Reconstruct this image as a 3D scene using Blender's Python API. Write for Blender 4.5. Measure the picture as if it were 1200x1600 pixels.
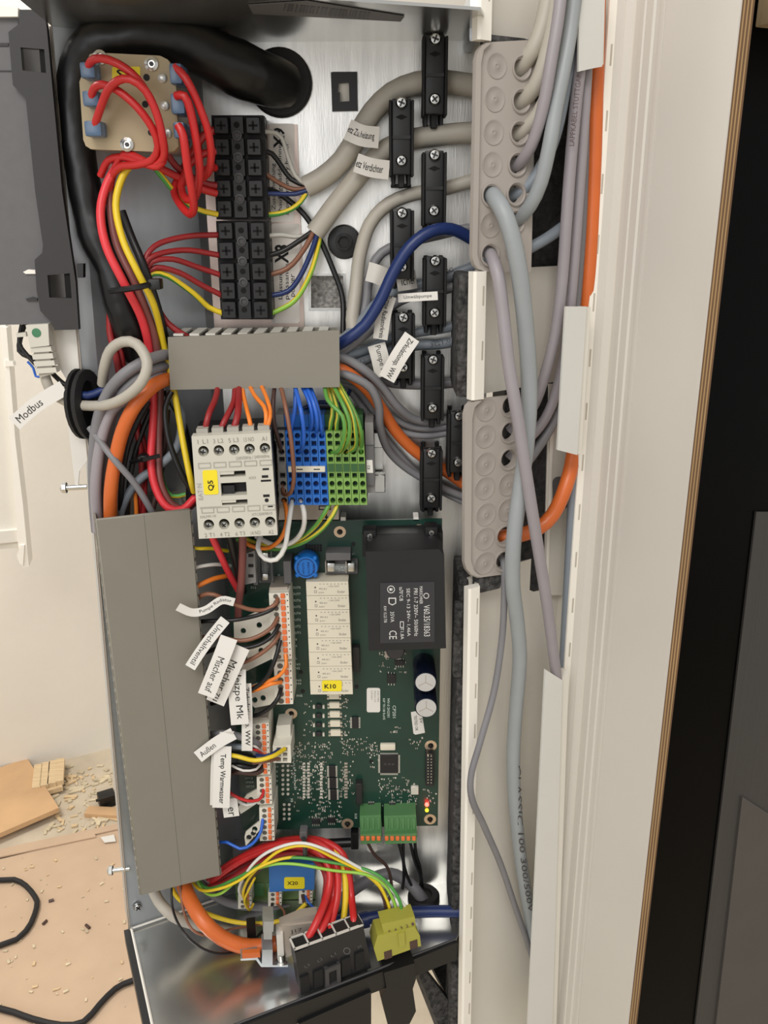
import bpy, bmesh, math, random
from mathutils import Vector, Matrix
random.seed(7)
S = bpy.context.scene
for o in list(bpy.data.objects): bpy.data.objects.remove(o)
COL = S.collection
# ------------------------------------------------------------------ camera, world, lights, exposure
Z0 = 1.35                                     # eye height above the room floor
FPX, PITCH, ROLL = 1340.0, math.radians(18.6), math.radians(0.4)
CAM = Vector((0, -0.56, Z0))
FW = Vector((0, math.cos(PITCH), -math.sin(PITCH)))
_u0 = Vector((0, math.sin(PITCH), math.cos(PITCH))); _r0 = Vector((1, 0, 0))
RT = _r0*math.cos(ROLL) - _u0*math.sin(ROLL); UP = _u0*math.cos(ROLL) + _r0*math.sin(ROLL)
cd = bpy.data.cameras.new('camera'); cam = bpy.data.objects.new('camera', cd); COL.objects.link(cam)
cam.matrix_world = Matrix(((RT.x, UP.x, -FW.x, CAM.x), (RT.y, UP.y, -FW.y, CAM.y), (RT.z, UP.z, -FW.z, CAM.z), (0, 0, 0, 1)))
cd.sensor_fit = 'AUTO'; cd.sensor_width = 36; cd.lens = 36*FPX/1600; cd.clip_start = 0.01; cd.clip_end = 50
S.camera = cam
w = bpy.data.worlds.new('room_light'); S.world = w; w.use_nodes = True
w.node_tree.nodes['Background'].inputs[0].default_value = (1.0, 0.98, 0.95, 1)
w.node_tree.nodes['Background'].inputs[1].default_value = 0.46
def area(name, loc, aim, sx, sy, power, col):
    l = bpy.data.lights.new(name, 'AREA'); l.shape = 'RECTANGLE'; l.size = sx; l.size_y = sy; l.energy = power; l.color = col
    o = bpy.data.objects.new(name, l); COL.objects.link(o); o.location = loc
    o.rotation_euler = (Vector(aim) - Vector(loc)).to_track_quat('-Z', 'Y').to_euler(); return o
area('ceiling_lamp', (-0.35, -1.45, 2.55), (-0.05, 0.1, 1.0), 1.0, 0.7, 15, (1.0, 0.965, 0.92))
area('soft_front_light', (-1.1, -2.5, 1.75), (-0.1, 0.0, 1.1), 1.2, 1.3, 9, (0.98, 0.98, 1.0))  # broad soft area light added at the front left, its source unseen
area('wall_fill_light', (-1.35, 0.35, 2.6), (-1.25, 0.75, 0.4), 0.8, 0.8, 24, (1.0, 0.97, 0.92))  # unseen fill added to brighten the back wall and cardboard
S.view_settings.view_transform = 'Standard'; S.view_settings.look = 'None'; S.view_settings.gamma = 1
S.view_settings.exposure = 0.45; S.view_settings.use_curve_mapping = False
# ------------------------------------------------------------------ geometry helpers
def ray(x, y): return FW + RT*((x-600)/FPX) + UP*((800-y)/FPX)
def hit(x, y, p, n):
    d = ray(x, y); return CAM + d*((Vector(p)-CAM).dot(n)/d.dot(n))
def onz(x, y, z): return hit(x, y, (0, 0, z), Vector((0, 0, 1)))
def mpp(p): return (Vector(p)-CAM).dot(FW)/FPX      # metres per photograph pixel at a point
class Frame:                                        # upright plane: u to the right, n towards the viewer, z up
    def __init__(s, origin, yaw):
        a = math.radians(yaw); s.o = Vector(origin); s.yaw = a
        s.u = Vector((math.cos(a), math.sin(a), 0)); s.n = Vector((math.sin(a), -math.cos(a), 0)); s.z = Vector((0, 0, 1))
    def pt(s, x, y, h=0): return hit(x, y, s.o + s.n*(h/1000), s.n)
    def loc(s, u, z, h=0): return s.o + s.u*u + s.n*(h/1000) + Vector((0, 0, z))
    def uz(s, p): d = Vector(p)-s.o; return d.dot(s.u), d.z
    def M(s, p=None):
        p = s.o if p is None else Vector(p)
        return Matrix(((s.u.x, s.n.x, 0, p.x), (s.u.y, s.n.y, 0, p.y), (0, 0, 1, p.z), (0, 0, 0, 1)))
    def rect(s, x0, y0, x1, y1, h):                 # local u0,u1,z0,z1 of a photograph rectangle
        ym, xm = (y0+y1)/2, (x0+x1)/2
        return s.uz(s.pt(x0, ym, h))[0], s.uz(s.pt(x1, ym, h))[0], s.uz(s.pt(xm, y1, h))[1], s.uz(s.pt(xm, y0, h))[1]
P = Frame((0, 0, Z0), 0)                            # mounting panel of the enclosure
def at(x, y, h=0): return P.pt(x, y, h)
def srgb(r, g, b):
    f = lambda c: (c/255/12.92 if c <= 10 else ((c/255+0.055)/1.055)**2.4)
    return (f(r), f(g), f(b), 1)
MATS = {}
def mat(name, rgb, rough=0.5, metal=0.0, var=0.06, scale=60, bump=0.0, stretch=(1, 1, 1), emit=None, alpha=None, trans=0.0, rvar=0.0, spec=0.5, coat=0.0, bscale=None, dist=0.0005):
    m = bpy.data.materials.new(name); m.use_nodes = True; nt = m.node_tree; b = nt.nodes['Principled BSDF']
    c = srgb(*rgb) if max(rgb) > 1 else (*rgb, 1)
    tc = nt.nodes.new('ShaderNodeTexCoord'); mp = nt.nodes.new('ShaderNodeMapping'); mp.inputs['Scale'].default_value = stretch
    nz = nt.nodes.new('ShaderNodeTexNoise'); nz.inputs['Scale'].default_value = scale; nz.inputs['Detail'].default_value = 4
    nt.links.new(tc.outputs['Object'], mp.inputs[0]); nt.links.new(mp.outputs[0], nz.inputs['Vector'])
    rp = nt.nodes.new('ShaderNodeValToRGB')
    rp.color_ramp.elements[0].position = 0.3; rp.color_ramp.elements[1].position = 0.7
    rp.color_ramp.elements[0].color = tuple(max(0, v*(1-var)) for v in c[:3])+(1,); rp.color_ramp.elements[1].color = tuple(min(1, v*(1+var)) for v in c[:3])+(1,)
    nt.links.new(nz.outputs['Fac'], rp.inputs[0]); nt.links.new(rp.outputs[0], b.inputs['Base Color'])
    b.inputs['Roughness'].default_value = rough; b.inputs['Metallic'].default_value = metal
    b.inputs['Specular IOR Level'].default_value = spec
    if rvar:
        mr = nt.nodes.new('ShaderNodeMapRange'); mr.inputs[3].default_value = max(0.02, rough-rvar); mr.inputs[4].default_value = rough+rvar
        nt.links.new(nz.outputs['Fac'], mr.inputs[0]); nt.links.new(mr.outputs[0], b.inputs['Roughness'])
    if bump:
        n2 = nz
        if bscale: n2 = nt.nodes.new('ShaderNodeTexNoise'); n2.inputs['Scale'].default_value = bscale; nt.links.new(mp.outputs[0], n2.inputs['Vector'])
        bp = nt.nodes.new('ShaderNodeBump'); bp.inputs['Strength'].default_value = bump; bp.inputs['Distance'].default_value = dist
        nt.links.new(n2.outputs['Fac'], bp.inputs['Height']); nt.links.new(bp.outputs[0], b.inputs['Normal'])
    if coat: b.inputs['Coat Weight'].default_value = coat
    if emit: b.inputs['Emission Color'].default_value = c; b.inputs['Emission Strength'].default_value = emit
    if trans: b.inputs['Transmission Weight'].default_value = trans
    if alpha is not None: b.inputs['Alpha'].default_value = alpha
    MATS[name] = m; return m
def GM(m): return MATS[m] if isinstance(m, str) else m
class MB:
    def __init__(s): s.bm = bmesh.new()
    def _fin(s, vs, M, mi):
        if M is not None: bmesh.ops.transform(s.bm, matrix=M, verts=vs)
        if mi:
            for f in {f for v in vs for f in v.link_faces}: f.material_index = mi
    def box(s, a, b, bev=0, M=None, mi=0):
        a, b = Vector(a), Vector(b); lo = [min(a[i], b[i]) for i in range(3)]; hi = [max(a[i], b[i]) for i in range(3)]
        vs = [s.bm.verts.new((hi[0] if i & 1 else lo[0], hi[1] if i & 2 else lo[1], hi[2] if i & 4 else lo[2])) for i in range(8)]
        fs = [s.bm.faces.new([vs[i] for i in q]) for q in ((0, 2, 3, 1), (4, 5, 7, 6), (0, 1, 5, 4), (2, 6, 7, 3), (0, 4, 6, 2), (1, 3, 7, 5))]
        if bev:
            d = min(hi[i]-lo[i] for i in range(3)); bev = min(bev, d*0.45)
            r = bmesh.ops.bevel(s.bm, geom=list({e for f in fs for e in f.edges}), offset=bev, segments=2 if bev > 0.0008 else 1, profile=0.6, affect='EDGES')
            vs = list({v for f in r['faces'] for v in f.verts} | {v for f in fs if f.is_valid for v in f.verts})
        s._fin(vs, M, mi); return s
    def pbox(s, x0, y0, x1, y1, h0, h1, fr=None, bev=0, mi=0, hd=None):   # box whose front face (at h1) covers a photograph rectangle
        fr = fr or P; u0, u1, z0, z1 = fr.rect(x0, y0, x1, y1, h1 if hd is None else hd)
        return s.box((u0, h0/1000, z0), (u1, h1/1000, z1), bev, fr.M(), mi)
    def cyl(s, a, b, r, n=12, r2=None, mi=0, cap=True):
        a, b = Vector(a), Vector(b); d = (b-a).normalized(); q = d.to_track_quat('Z', 'Y'); r2 = r if r2 is None else r2
        A = [s.bm.verts.new(a + q @ Vector((r*math.cos(t), r*math.sin(t), 0))) for t in [2*math.pi*i/n for i in range(n)]]
        B = [s.bm.verts.new(b + q @ Vector((r2*math.cos(t), r2*math.sin(t), 0))) for t in [2*math.pi*i/n for i in range(n)]]
        fs = [s.bm.faces.new((A[i], A[(i+1) % n], B[(i+1) % n], B[i])) for i in range(n)]
        if cap: fs += [s.bm.faces.new(A[::-1]), s.bm.faces.new(B)]
        for f in fs: f.material_index = mi
        return s
    def lathe(s, c, ax, prof, n=16, mi=0):            # prof: (radius, distance along ax)
        c, ax = Vector(c), Vector(ax).normalized(); q = ax.to_track_quat('Z', 'Y'); prev = None
        for r, t in prof:
            if r < 1e-7: ring = [s.bm.verts.new(c + ax*t)]
            else: ring = [s.bm.verts.new(c + q @ Vector((r*math.cos(2*math.pi*i/n), r*math.sin(2*math.pi*i/n), t))) for i in range(n)]
            if prev:
                for i in range(n):
                    j = (i+1) % n
                    a = prev[i % len(prev)], prev[j % len(prev)], ring[j % len(ring)], ring[i % len(ring)]
                    f = s.bm.faces.new(list(dict.fromkeys(a))); f.material_index = mi
            prev = ring
        return s
    def prism(s, outer, holes, vec, mi=0):            # closed outline (3D points) with holes, pushed back along vec
        vec = Vector(vec); edges = []; loops = []
        for lp in [outer]+list(holes):
            vs = [s.bm.verts.new(p) for p in lp]; loops.append(vs)
            edges += [s.bm.edges.new((vs[i], vs[(i+1) % len(vs)])) for i in range(len(vs))]
        if len(loops) == 1: fs = [s.bm.faces.new(loops[0])]
        else: fs = [g for g in bmesh.ops.triangle_fill(s.bm, edges=edges, use_beauty=True)['geom'] if isinstance(g, bmesh.types.BMFace)]
        mp = {}
        for vs in loops:
            for v in vs: mp[v] = s.bm.verts.new(v.co + vec)
        for f in fs:
            f.material_index = mi; g = s.bm.faces.new([mp[v] for v in reversed(f.verts)]); g.material_index = mi
        for vs in loops:
            for i in range(len(vs)):
                a, b = vs[i], vs[(i+1) % len(vs)]; g = s.bm.faces.new((a, mp[a], mp[b], b)); g.material_index = mi
        return s
    def pprism(s, pts, h0, h1, fr=None, holes=(), mi=0):
        fr = fr or P
        return s.prism([fr.pt(x, y, h1) for x, y in pts], [[fr.pt(x, y, h1) for x, y in hl] for hl in holes], -fr.n*((h1-h0)/1000), mi)
    def tube(s, pts, r, n=8, mis=None, twist=0.0):
        N = len(pts); prev = None; T0 = (pts[1]-pts[0]).normalized()
        a = T0.orthogonal().normalized(); rings = []
        rr = r if isinstance(r, (list, tuple)) else [r]*N
        for i in range(N):
            T = (pts[min(i+1, N-1)]-pts[max(i-1, 0)]).normalized()
            a = (a - T*a.dot(T)).normalized(); b = T.cross(a); tw = twist*i
            rings.append([s.bm.verts.new(pts[i] + (a*math.cos(t+tw)+b*math.sin(t+tw))*rr[i]) for t in [2*math.pi*k/n for k in range(n)]])
        for i in range(N-1):
            for k in range(n):
                f = s.bm.faces.new((rings[i][k], rings[i][(k+1) % n], rings[i+1][(k+1) % n], rings[i+1][k]))
                if mis: f.material_index = mis[k]
        s.bm.faces.new(rings[0][::-1]); s.bm.faces.new(rings[-1]); return s
    def sphere(s, c, r, sc=(1, 1, 1), n=8, mi=0):
        r_ = bmesh.ops.create_uvsphere(s.bm, u_segments=n, v_segments=max(4, n//2+1), radius=r, matrix=Matrix.Translation(c) @ Matrix.Diagonal((*sc, 1)))
        for f in {f for v in r_['verts'] for f in v.link_faces}: f.material_index = mi
        return s
    def build(s, name, m, parent=None, ang=40, recalc=True):
        if recalc: bmesh.ops.recalc_face_normals(s.bm, faces=s.bm.faces)
        me = bpy.data.meshes.new(name); s.bm.to_mesh(me); s.bm.free(); return link(name, me, m, parent, ang)
ROOT = {}
def link(name, me, m, parent=None, ang=40):
    for x in (m if isinstance(m, (list, tuple)) else [m]): me.materials.append(GM(x))
    if len(me.polygons):
        me.polygons.foreach_set('use_smooth', [True]*len(me.polygons)); me.set_sharp_from_angle(angle=math.radians(ang))
    o = bpy.data.objects.new(name, me); COL.objects.link(o)
    if parent is None:
        co = [v.co for v in me.vertices]; lo = [min(c[i] for c in co) for i in range(3)]; hi = [max(c[i] for c in co) for i in range(3)]
        c = Vector(((lo[0]+hi[0])/2, (lo[1]+hi[1])/2, lo[2]))
        me.transform(Matrix.Translation(-c)); o.location = c; ROOT[o.name] = c.copy()
    else:
        c = ROOT[parent.name]; me.transform(Matrix.Translation(-c)); o.parent = parent; ROOT[o.name] = c
    return o
def tag(o, label, cat, group=None, kind=None):
    if label: o['label'] = label
    if cat: o['category'] = cat
    if group: o['group'] = group
    if kind: o['kind'] = kind
    return o
def thing(name, label, cat, loc, group=None):
    o = bpy.data.objects.new(name, None); COL.objects.link(o); o.location = Vector(loc); o.empty_display_size = 0.01
    ROOT[o.name] = Vector(loc); return tag(o, label, cat, group)
def dup(root, delta, label=None):
    r = root.copy(); COL.objects.link(r); r.location = root.location + Vector(delta); ROOT[r.name] = r.location.copy()
    if label: r['label'] = label
    for ch in list(root.children):
        c = ch.copy(); COL.objects.link(c); c.parent = r; ROOT[c.name] = r.location.copy()
        for g in list(ch.children):
            d = g.copy(); COL.objects.link(d); d.parent = c
    return r
def cat_rom(pts, step):
    pts = [Vector(p) for p in pts]
    if len(pts) == 2: pts.insert(1, (pts[0]+pts[1])/2)
    q = [pts[0]*2-pts[1]]+pts+[pts[-1]*2-pts[-2]]; out = []
    for i in range(1, len(q)-2):
        p0, p1, p2, p3 = q[i-1:i+3]; k = max(2, min(14, int((p2-p1).length/step)))
        for j in range(k):
            t = j/k; out.append(0.5*((2*p1)+(p2-p0)*t+(2*p0-5*p1+4*p2-p3)*t*t+(3*p1-p0-3*p2+p3)*t**3))
    out.append(q[-2]); return out
def wire(name, label, pts, wpx, m, fr=None, group=None, cat='wire', parent=None, n=None):
    """pts: (photo x, photo y, height above the frame in mm); wpx: thickness in photograph pixels"""
    fr = fr or P; W = [p if isinstance(p, Vector) else fr.pt(*p) for p in pts]; r = wpx/2*mpp(W[len(W)//2]); n = n or (8 if wpx < 15 else 14)
    C = cat_rom(W, max(r*1.2, 0.0035)); mb = MB()
    if isinstance(m, (list, tuple)): mb.tube(C, r, 8, [0, 0, 0, 1, 1, 1, 0, 0], 0.12)
    else: mb.tube(C, r, n)
    o = mb.build(name, m, parent, 60)
    return tag(o, label, cat, group) if parent is None else o
_TX = {}
def text_mesh(s, bold=0.0):
    if (s, bold) not in _TX:
        cu = bpy.data.curves.new('t', 'FONT'); cu.body = s; cu.size = 1; cu.align_x = 'CENTER'; cu.align_y = 'CENTER'; cu.resolution_u = 2; cu.offset = bold
        ob = bpy.data.objects.new('t', cu); me = bpy.data.meshes.new_from_object(ob)
        v = [p.co.copy() for p in me.vertices]; f = [list(p.vertices) for p in me.polygons]
        x = [c.x for c in v] or [0]; y = [c.y for c in v] or [0]
        ox, oy = (min(x)+max(x))/2, (min(y)+max(y))/2
        _TX[(s, bold)] = ([(c.x-ox, c.y-oy) for c in v], f, max(x)-min(x), max(y)-min(y))
        bpy.data.objects.remove(ob); bpy.data.curves.remove(cu); bpy.data.meshes.remove(me)
    return _TX[(s, bold)]
def texts(items, parent, m, name='lettering', fr=None, bold=0.0):
    """items: (string, x, y, length px, cap height px, rot deg, h mm)"""
    fr = fr or P; V, F = [], []
    for s, x, y, ln, ht, rot, h in items:
        v, f, wd, hh = text_mesh(s, bold); c = fr.pt(x, y, h); k = mpp(c); a = math.radians(rot)
        r = fr.u*math.cos(a)+fr.z*math.sin(a); up = fr.z*math.cos(a)-fr.u*math.sin(a)
        sx = ln*k/max(wd, 1e-6); sy = ht*k/max(hh, 1e-6); b = len(V)
        V += [c + r*(px*sx)+up*(py*sy) for px, py in v]; F += [[b+i for i in q] for q in f]
    me = bpy.data.meshes.new(name); me.from_pydata([tuple(p) for p in V], [], F); return link(name, me, m, parent)
def flag(parent, name, cpts, wpx, txt=None, span=(0.1, 0.9), frac=0.5, m='tape', ink='ink', fr=None, bold=0.0, flip=False, vfrac=0.5):
    """paper flag: ribbon along centre points (x, y, h); the writing runs along it on its outer side"""
    fr = fr or P; W = [fr.pt(*p) for p in cpts]; C = cat_rom(W, 0.002); k = mpp(W[0]); hw = wpx/2*k; th = 0.00018
    L = [0]
    for i in range(1, len(C)): L.append(L[-1]+(C[i]-C[i-1]).length)
    def frame_at(i):
        T = (C[min(i+1, len(C)-1)]-C[max(i-1, 0)]).normalized(); N = (CAM-C[i]).normalized(); N = fr.n*0.6+N*0.4
        B = N.cross(T).normalized(); N = T.cross(B).normalized()      # T along, B across (up for text), N out
        return T, B, N
    V, F = [], []
    for i, c in enumerate(C):
        T, B, N = frame_at(i); V += [c-B*hw+N*th, c+B*hw+N*th, c+B*hw-N*th, c-B*hw-N*th]
        if i:
            a, b = 4*(i-1), 4*i
            for q in range(4): F.append((a+q, a+(q+1) % 4, b+(q+1) % 4, b+q))
    F += [(0, 1, 2, 3), (4*len(C)-1, 4*len(C)-2, 4*len(C)-3, 4*len(C)-4)]
    mb = MB(); vs = [mb.bm.verts.new(v) for v in V]
    for q in F: mb.bm.faces.new([vs[i] for i in q])
    o = mb.build(name, m, parent, 30)
    if txt:
        v, f, wd, hh = text_mesh(txt, bold); s0, s1 = span[0]*L[-1], span[1]*L[-1]; VV = []
        for px, py in v:
            t = s0+(px/wd+0.5)*(s1-s0)
            if flip: t = s0+s1-t; py = -py
            i = 0
            while i < len(L)-2 and L[i+1] < t: i += 1
            a = (t-L[i])/max(1e-9, L[i+1]-L[i]); T, B, N = frame_at(i)
            VV.append(C[i].lerp(C[i+1], a)+B*((py/hh)*2*hw*frac+(vfrac-0.5)*2*hw)+N*(th+0.00012))
        me = bpy.data.meshes.new('lettering'); me.from_pydata([tuple(p) for p in VV], [], f); link('lettering', me, ink, o)
    return o
def screw(mb, c, n, r, cross=True, mi=0, mi2=1):
    c, n = Vector(c), Vector(n).normalized()
    mb.lathe(c, n, [(r, 0), (r, r*0.35), (r*0.72, r*0.7), (0, r*0.8)], 14, mi)
    if cross:
        q = n.to_track_quat('Z', 'Y').to_matrix().to_4x4(); q.translation = c
        rz = Matrix.Rotation(random.random()*1.5, 4, 'Z')
        for a, b in ((0.6, 0.14), (0.14, 0.6)): mb.box((-a*r, -b*r, r*0.5), (a*r, b*r, r*0.86), 0, q @ rz, mi2)
def circ(x, y, rx, ry, n=12): return [(x+rx*math.cos(2*math.pi*i/n), y+ry*math.sin(2*math.pi*i/n)) for i in range(n)]
def rr(x0, y0, x1, y1, r, n=4):                     # rounded rectangle outline
    out = []
    for cx, cy, a in ((x1-r, y1-r, 0), (x0+r, y1-r, 90), (x0+r, y0+r, 180), (x1-r, y0+r, 270)):
        out += [(cx+r*math.cos(math.radians(a+90*i/n)), cy+r*math.sin(math.radians(a+90*i/n))) for i in range(n+1)]
    return out
# ------------------------------------------------------------------ materials
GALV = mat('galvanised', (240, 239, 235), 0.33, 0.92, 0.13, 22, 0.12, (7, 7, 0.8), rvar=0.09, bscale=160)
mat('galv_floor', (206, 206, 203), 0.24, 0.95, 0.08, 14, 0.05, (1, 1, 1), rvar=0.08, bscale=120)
mat('galv_red_reflect', (206, 188, 178), 0.38, 0.7, 0.06, 22, 0.06, (6, 6, 1), rvar=0.06)  # reflection of the red wires put into the plate colour
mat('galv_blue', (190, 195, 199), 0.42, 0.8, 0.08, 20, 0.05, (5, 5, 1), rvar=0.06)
mat('bright_metal', (214, 214, 210), 0.25, 1.0, 0.05, 80)
mat('white_metal', (226, 222, 214), 0.45, 0.25, 0.03, 40)
mat('wall_paint', (230, 224, 212), 0.9, 0, 0.025, 5, 0.25, bscale=60, dist=0.002)
mat('concrete', (196, 182, 160), 0.95, 0, 0.16, 9, 0.5, bscale=120, dist=0.002)
mat('cardboard', (198, 171, 144), 0.9, 0, 0.05, 14, 0.1)
mat('cardboard_stained', (202, 164, 122), 0.85, 0, 0.14, 7, 0.1)
mat('pale_wood', (212, 186, 146), 0.7, 0, 0.12, 30, 0.1, (1, 8, 1))
mat('debris', (205, 190, 160), 0.9, 0, 0.25, 40)
mat('board_white', (206, 201, 192), 0.5, 0, 0.02, 12)
mat('ply_light', (176, 144, 100), 0.8, 0, 0.15, 60, 0, (1, 1, 0.2)); mat('ply_dark', (112, 84, 58), 0.8, 0, 0.2, 60, 0, (1, 1, 0.2))
mat('pvc_white', (222, 217, 206), 0.45, 0, 0.02, 20); mat('pvc_rim', (242, 237, 226), 0.4, 0, 0.01, 20); mat('pvc_cool', (212, 211, 205), 0.4, 0, 0.02, 20)
mat('slot_shadow', (186, 178, 164), 0.8)
mat('grommet_grey', (172, 164, 156), 0.6, 0, 0.03, 25, 0.05); mat('grommet_mark', (162, 154, 147), 0.6, 0, 0.02)
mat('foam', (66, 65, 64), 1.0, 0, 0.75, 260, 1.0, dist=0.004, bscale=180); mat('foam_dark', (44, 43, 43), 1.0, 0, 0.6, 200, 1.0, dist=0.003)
mat('duct_grey', (132, 128, 117), 0.5, 0, 0.02, 30, 0.02); mat('duct_crease', (98, 95, 88), 0.6)
mat('black_plastic', (17, 17, 18), 0.42, 0, 0.1, 60); mat('black_matte', (12, 12, 13), 0.7, 0, 0.1, 60); mat('deep_black', (6, 6, 7), 0.9)
mat('black_sleeve', (12, 12, 13), 0.36, 0, 0.15, 30, 0.7, (1, 1, 1), dist=0.004, bscale=38); mat('rubber', (24, 23, 24), 0.65)
mat('dark_grey', (62, 61, 62), 0.5, 0, 0.05, 50); mat('unit_grey', (96, 95, 96), 0.55, 0, 0.04, 200); mat('unit_dark', (46, 44, 44), 0.55, 0, 0.05, 50)
mat('black_glass', (4, 4, 4), 0.3, 0, 0.1, spec=0.08); mat('niche_floor_reflect', (82, 78, 74), 0.6, 0, 0.05, 20); mat('niche_ply_reflect', (62, 60, 58), 0.5, 0, 0.12, 60, 0, (20, 1, 0.1))  # both niche greys are reflections in the black glass, put into colour
mat('beige_block', (178, 160, 126), 0.5, 0, 0.03, 40); mat('rivet', (205, 205, 200), 0.35, 0.8, 0.05)
mat('blue_clear', (112, 144, 182), 0.25, 0, 0.08, 60, trans=0.5, spec=0.6)
mat('sticker_yellow', (240, 220, 40), 0.5, 0, 0.02); mat('ink', (18, 18, 20), 0.7); mat('ink_grey', (140, 136, 128), 0.7); mat('ink_white', (214, 214, 210), 0.6); mat('silk', (206, 218, 208), 0.6); mat('print_dark', (60, 54, 52), 0.7); mat('print_brown', (92, 70, 66), 0.7)
mat('felt', (142, 139, 135), 1.0, 0, 0.5, 400, 1.0, dist=0.002)
mat('tape', (224, 221, 214), 0.45, 0, 0.02, 20); mat('tape_grey', (204, 200, 192), 0.4, 0, 0.02, 20); mat('earth_y', (206, 190, 58), 0.35, 0, 0.05); mat('earth_g', (92, 150, 66), 0.35, 0, 0.05); mat('comb_light', (206, 203, 194), 0.5, 0, 0.02)
mat('paper', (236, 230, 222), 0.6, 0, 0.02)
mat('red', (196, 40, 40), 0.35, 0, 0.06); mat('red_bright', (222, 58, 66), 0.35, 0, 0.05); mat('red_dark', (146, 34, 36), 0.4, 0, 0.06)
mat('yellow', (226, 196, 40), 0.35, 0, 0.05); mat('green', (74, 150, 66), 0.35, 0, 0.06); mat('lime', (146, 196, 70), 0.35, 0, 0.05)
mat('brown', (132, 88, 66), 0.4, 0, 0.06); mat('brown_red', (124, 70, 66), 0.4, 0, 0.06); mat('brown_dark', (74, 52, 46), 0.4, 0, 0.06)
mat('orange', (208, 104, 46), 0.38, 0, 0.05); mat('orange_thin', (238, 132, 48), 0.35); mat('blue_wire', (44, 100, 200), 0.35, 0, 0.05); mat('navy', (26, 46, 98), 0.4, 0, 0.06)
mat('black_wire', (20, 20, 21), 0.4, 0, 0.1); mat('white_wire', (224, 222, 216), 0.4)
mat('cable_beige', (176, 170, 158), 0.5, 0, 0.03); mat('cable_grey', (124, 123, 126), 0.5, 0, 0.04); mat('cable_mauve', (150, 144, 148), 0.45, 0, 0.03); mat('cable_blue', (150, 155, 157), 0.45, 0, 0.03); mat('cable_slate', (128, 136, 144), 0.45, 0, 0.03); mat('cable_light', (190, 187, 178), 0.45, 0, 0.03)
mat('contactor_white', (202, 199, 186), 0.45, 0, 0.015, 40); mat('contactor_line', (168, 164, 154), 0.6); mat('slot_black', (14, 14, 15), 0.6)
mat('term_blue', (34, 104, 190), 0.4, 0, 0.04); mat('term_blue_in', (14, 50, 104), 0.6); mat('term_green', (124, 164, 82), 0.4, 0, 0.05); mat('term_green_in', (30, 62, 34), 0.6); mat('term_green_dark', (50, 92, 50), 0.5); mat('term_grey', (132, 130, 128), 0.45, 0, 0.04); mat('term_grey_in', (38, 37, 38), 0.6)
mat('pcb', (13, 54, 43), 0.38, 0, 0.12, 60, coat=0.3); mat('pcb_trace', (24, 100, 70), 0.4); mat('pcb_olive', (92, 120, 60), 0.45, 0, 0.1); mat('relay', (220, 213, 193), 0.45, 0, 0.015); mat('varistor', (26, 112, 200), 0.3, 0, 0.06); mat('cap_blue', (16, 21, 38), 0.25); mat('cap_top', (214, 216, 218), 0.35, 0.6, 0.04)
mat('trafo', (23, 23, 25), 0.55, 0, 0.12, 90, 0.08); mat('trafo_label', (50, 50, 54), 0.4, 0, 0.05); mat('glass', (220, 226, 226), 0.08, 0, 0, trans=0.8, alpha=0.5)
mat('plug_white', (222, 218, 204), 0.45, 0, 0.03); mat('lever_orange', (228, 116, 62), 0.4, 0, 0.06); mat('plug_hole', (96, 92, 82), 0.7); mat('plug_green', (84, 130, 82), 0.4, 0, 0.04)
mat('smd', (212, 208, 196), 0.4, 0.2); mat('smd_dark', (34, 33, 34), 0.5); mat('chip', (30, 30, 32), 0.45); mat('chip_mark', (96, 94, 92), 0.6); mat('copper', (222, 196, 168), 0.3, 0.7)
mat('module_blue', (56, 114, 182), 0.4, 0, 0.03); mat('plug_lime', (164, 160, 66), 0.45, 0, 0.03); mat('shield', (186, 176, 164), 0.5, 0.5, 0.04); mat('plug_black', (32, 32, 34), 0.45, 0, 0.06)
mat('led_red', (1.0, 0.04, 0.03), 0.4, emit=9); mat('led_yellow', (1.0, 0.62, 0.02), 0.4, emit=2.2); mat('green_dot', (60, 122, 86), 0.5); mat('rj_grey', (206, 202, 190), 0.45, 0, 0.02)
# ------------------------------------------------------------------ the room
YAW = 26.0
p = onz(110, 1185, 0); RW = Frame(p, YAW)
mb = MB(); M = RW.M(); mb.box((-2.2, -0.06, 0), (1.5, 0, 2.7), 0, M); tag(mb.build('wall_back', 'wall_paint'), 'warm white plaster wall behind the open enclosure', None, kind='structure')
mb = MB(); mb.box((-3, -3.2, -0.05), (3, 3, 0)); tag(mb.build('floor', 'concrete'), 'raw dusty screed floor', None, kind='structure')
F0 = Vector((0, 0, 1))
def fl(x, y, z=0.0): return onz(x, y, z)
def floor_poly(name, pts, z0, th, m, label, cat):
    mb = MB(); mb.prism([fl(x, y, z0+th) for x, y in pts], [], (0, 0, -th)); return tag(mb.build(name, m), label, cat)
floor_poly('cardboard_sheet', [(-420, 1445), (-10, 1345), (60, 1328), (170, 1300), (330, 1262), (560, 1700), (-420, 1900)], 0.001, 0.004, 'cardboard', 'large tan cardboard sheet laid over the floor below the enclosure', 'cardboard')
floor_poly('cardboard_strip', [(-20, 1343), (150, 1307), (148, 1303), (300, 1270), (280, 1252), (178, 1288), (20, 1322), (-20, 1332)], 0.006, 0.003, 'cardboard', 'narrow torn cardboard strip along the edge of the floor sheet', 'cardboard')
mb = MB(); pts = [(-30, 1210), (42, 1184), (92, 1262), (-10, 1306), (-30, 1312)]
mb.prism([fl(x, y, 0.03) for x, y in pts], [], (0, 0, -0.012)); tag(mb.build('cardboard_offcut', 'cardboard_stained'), 'square stained cardboard offcut with yellowish blotches lying by the wall', 'cardboard')
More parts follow.
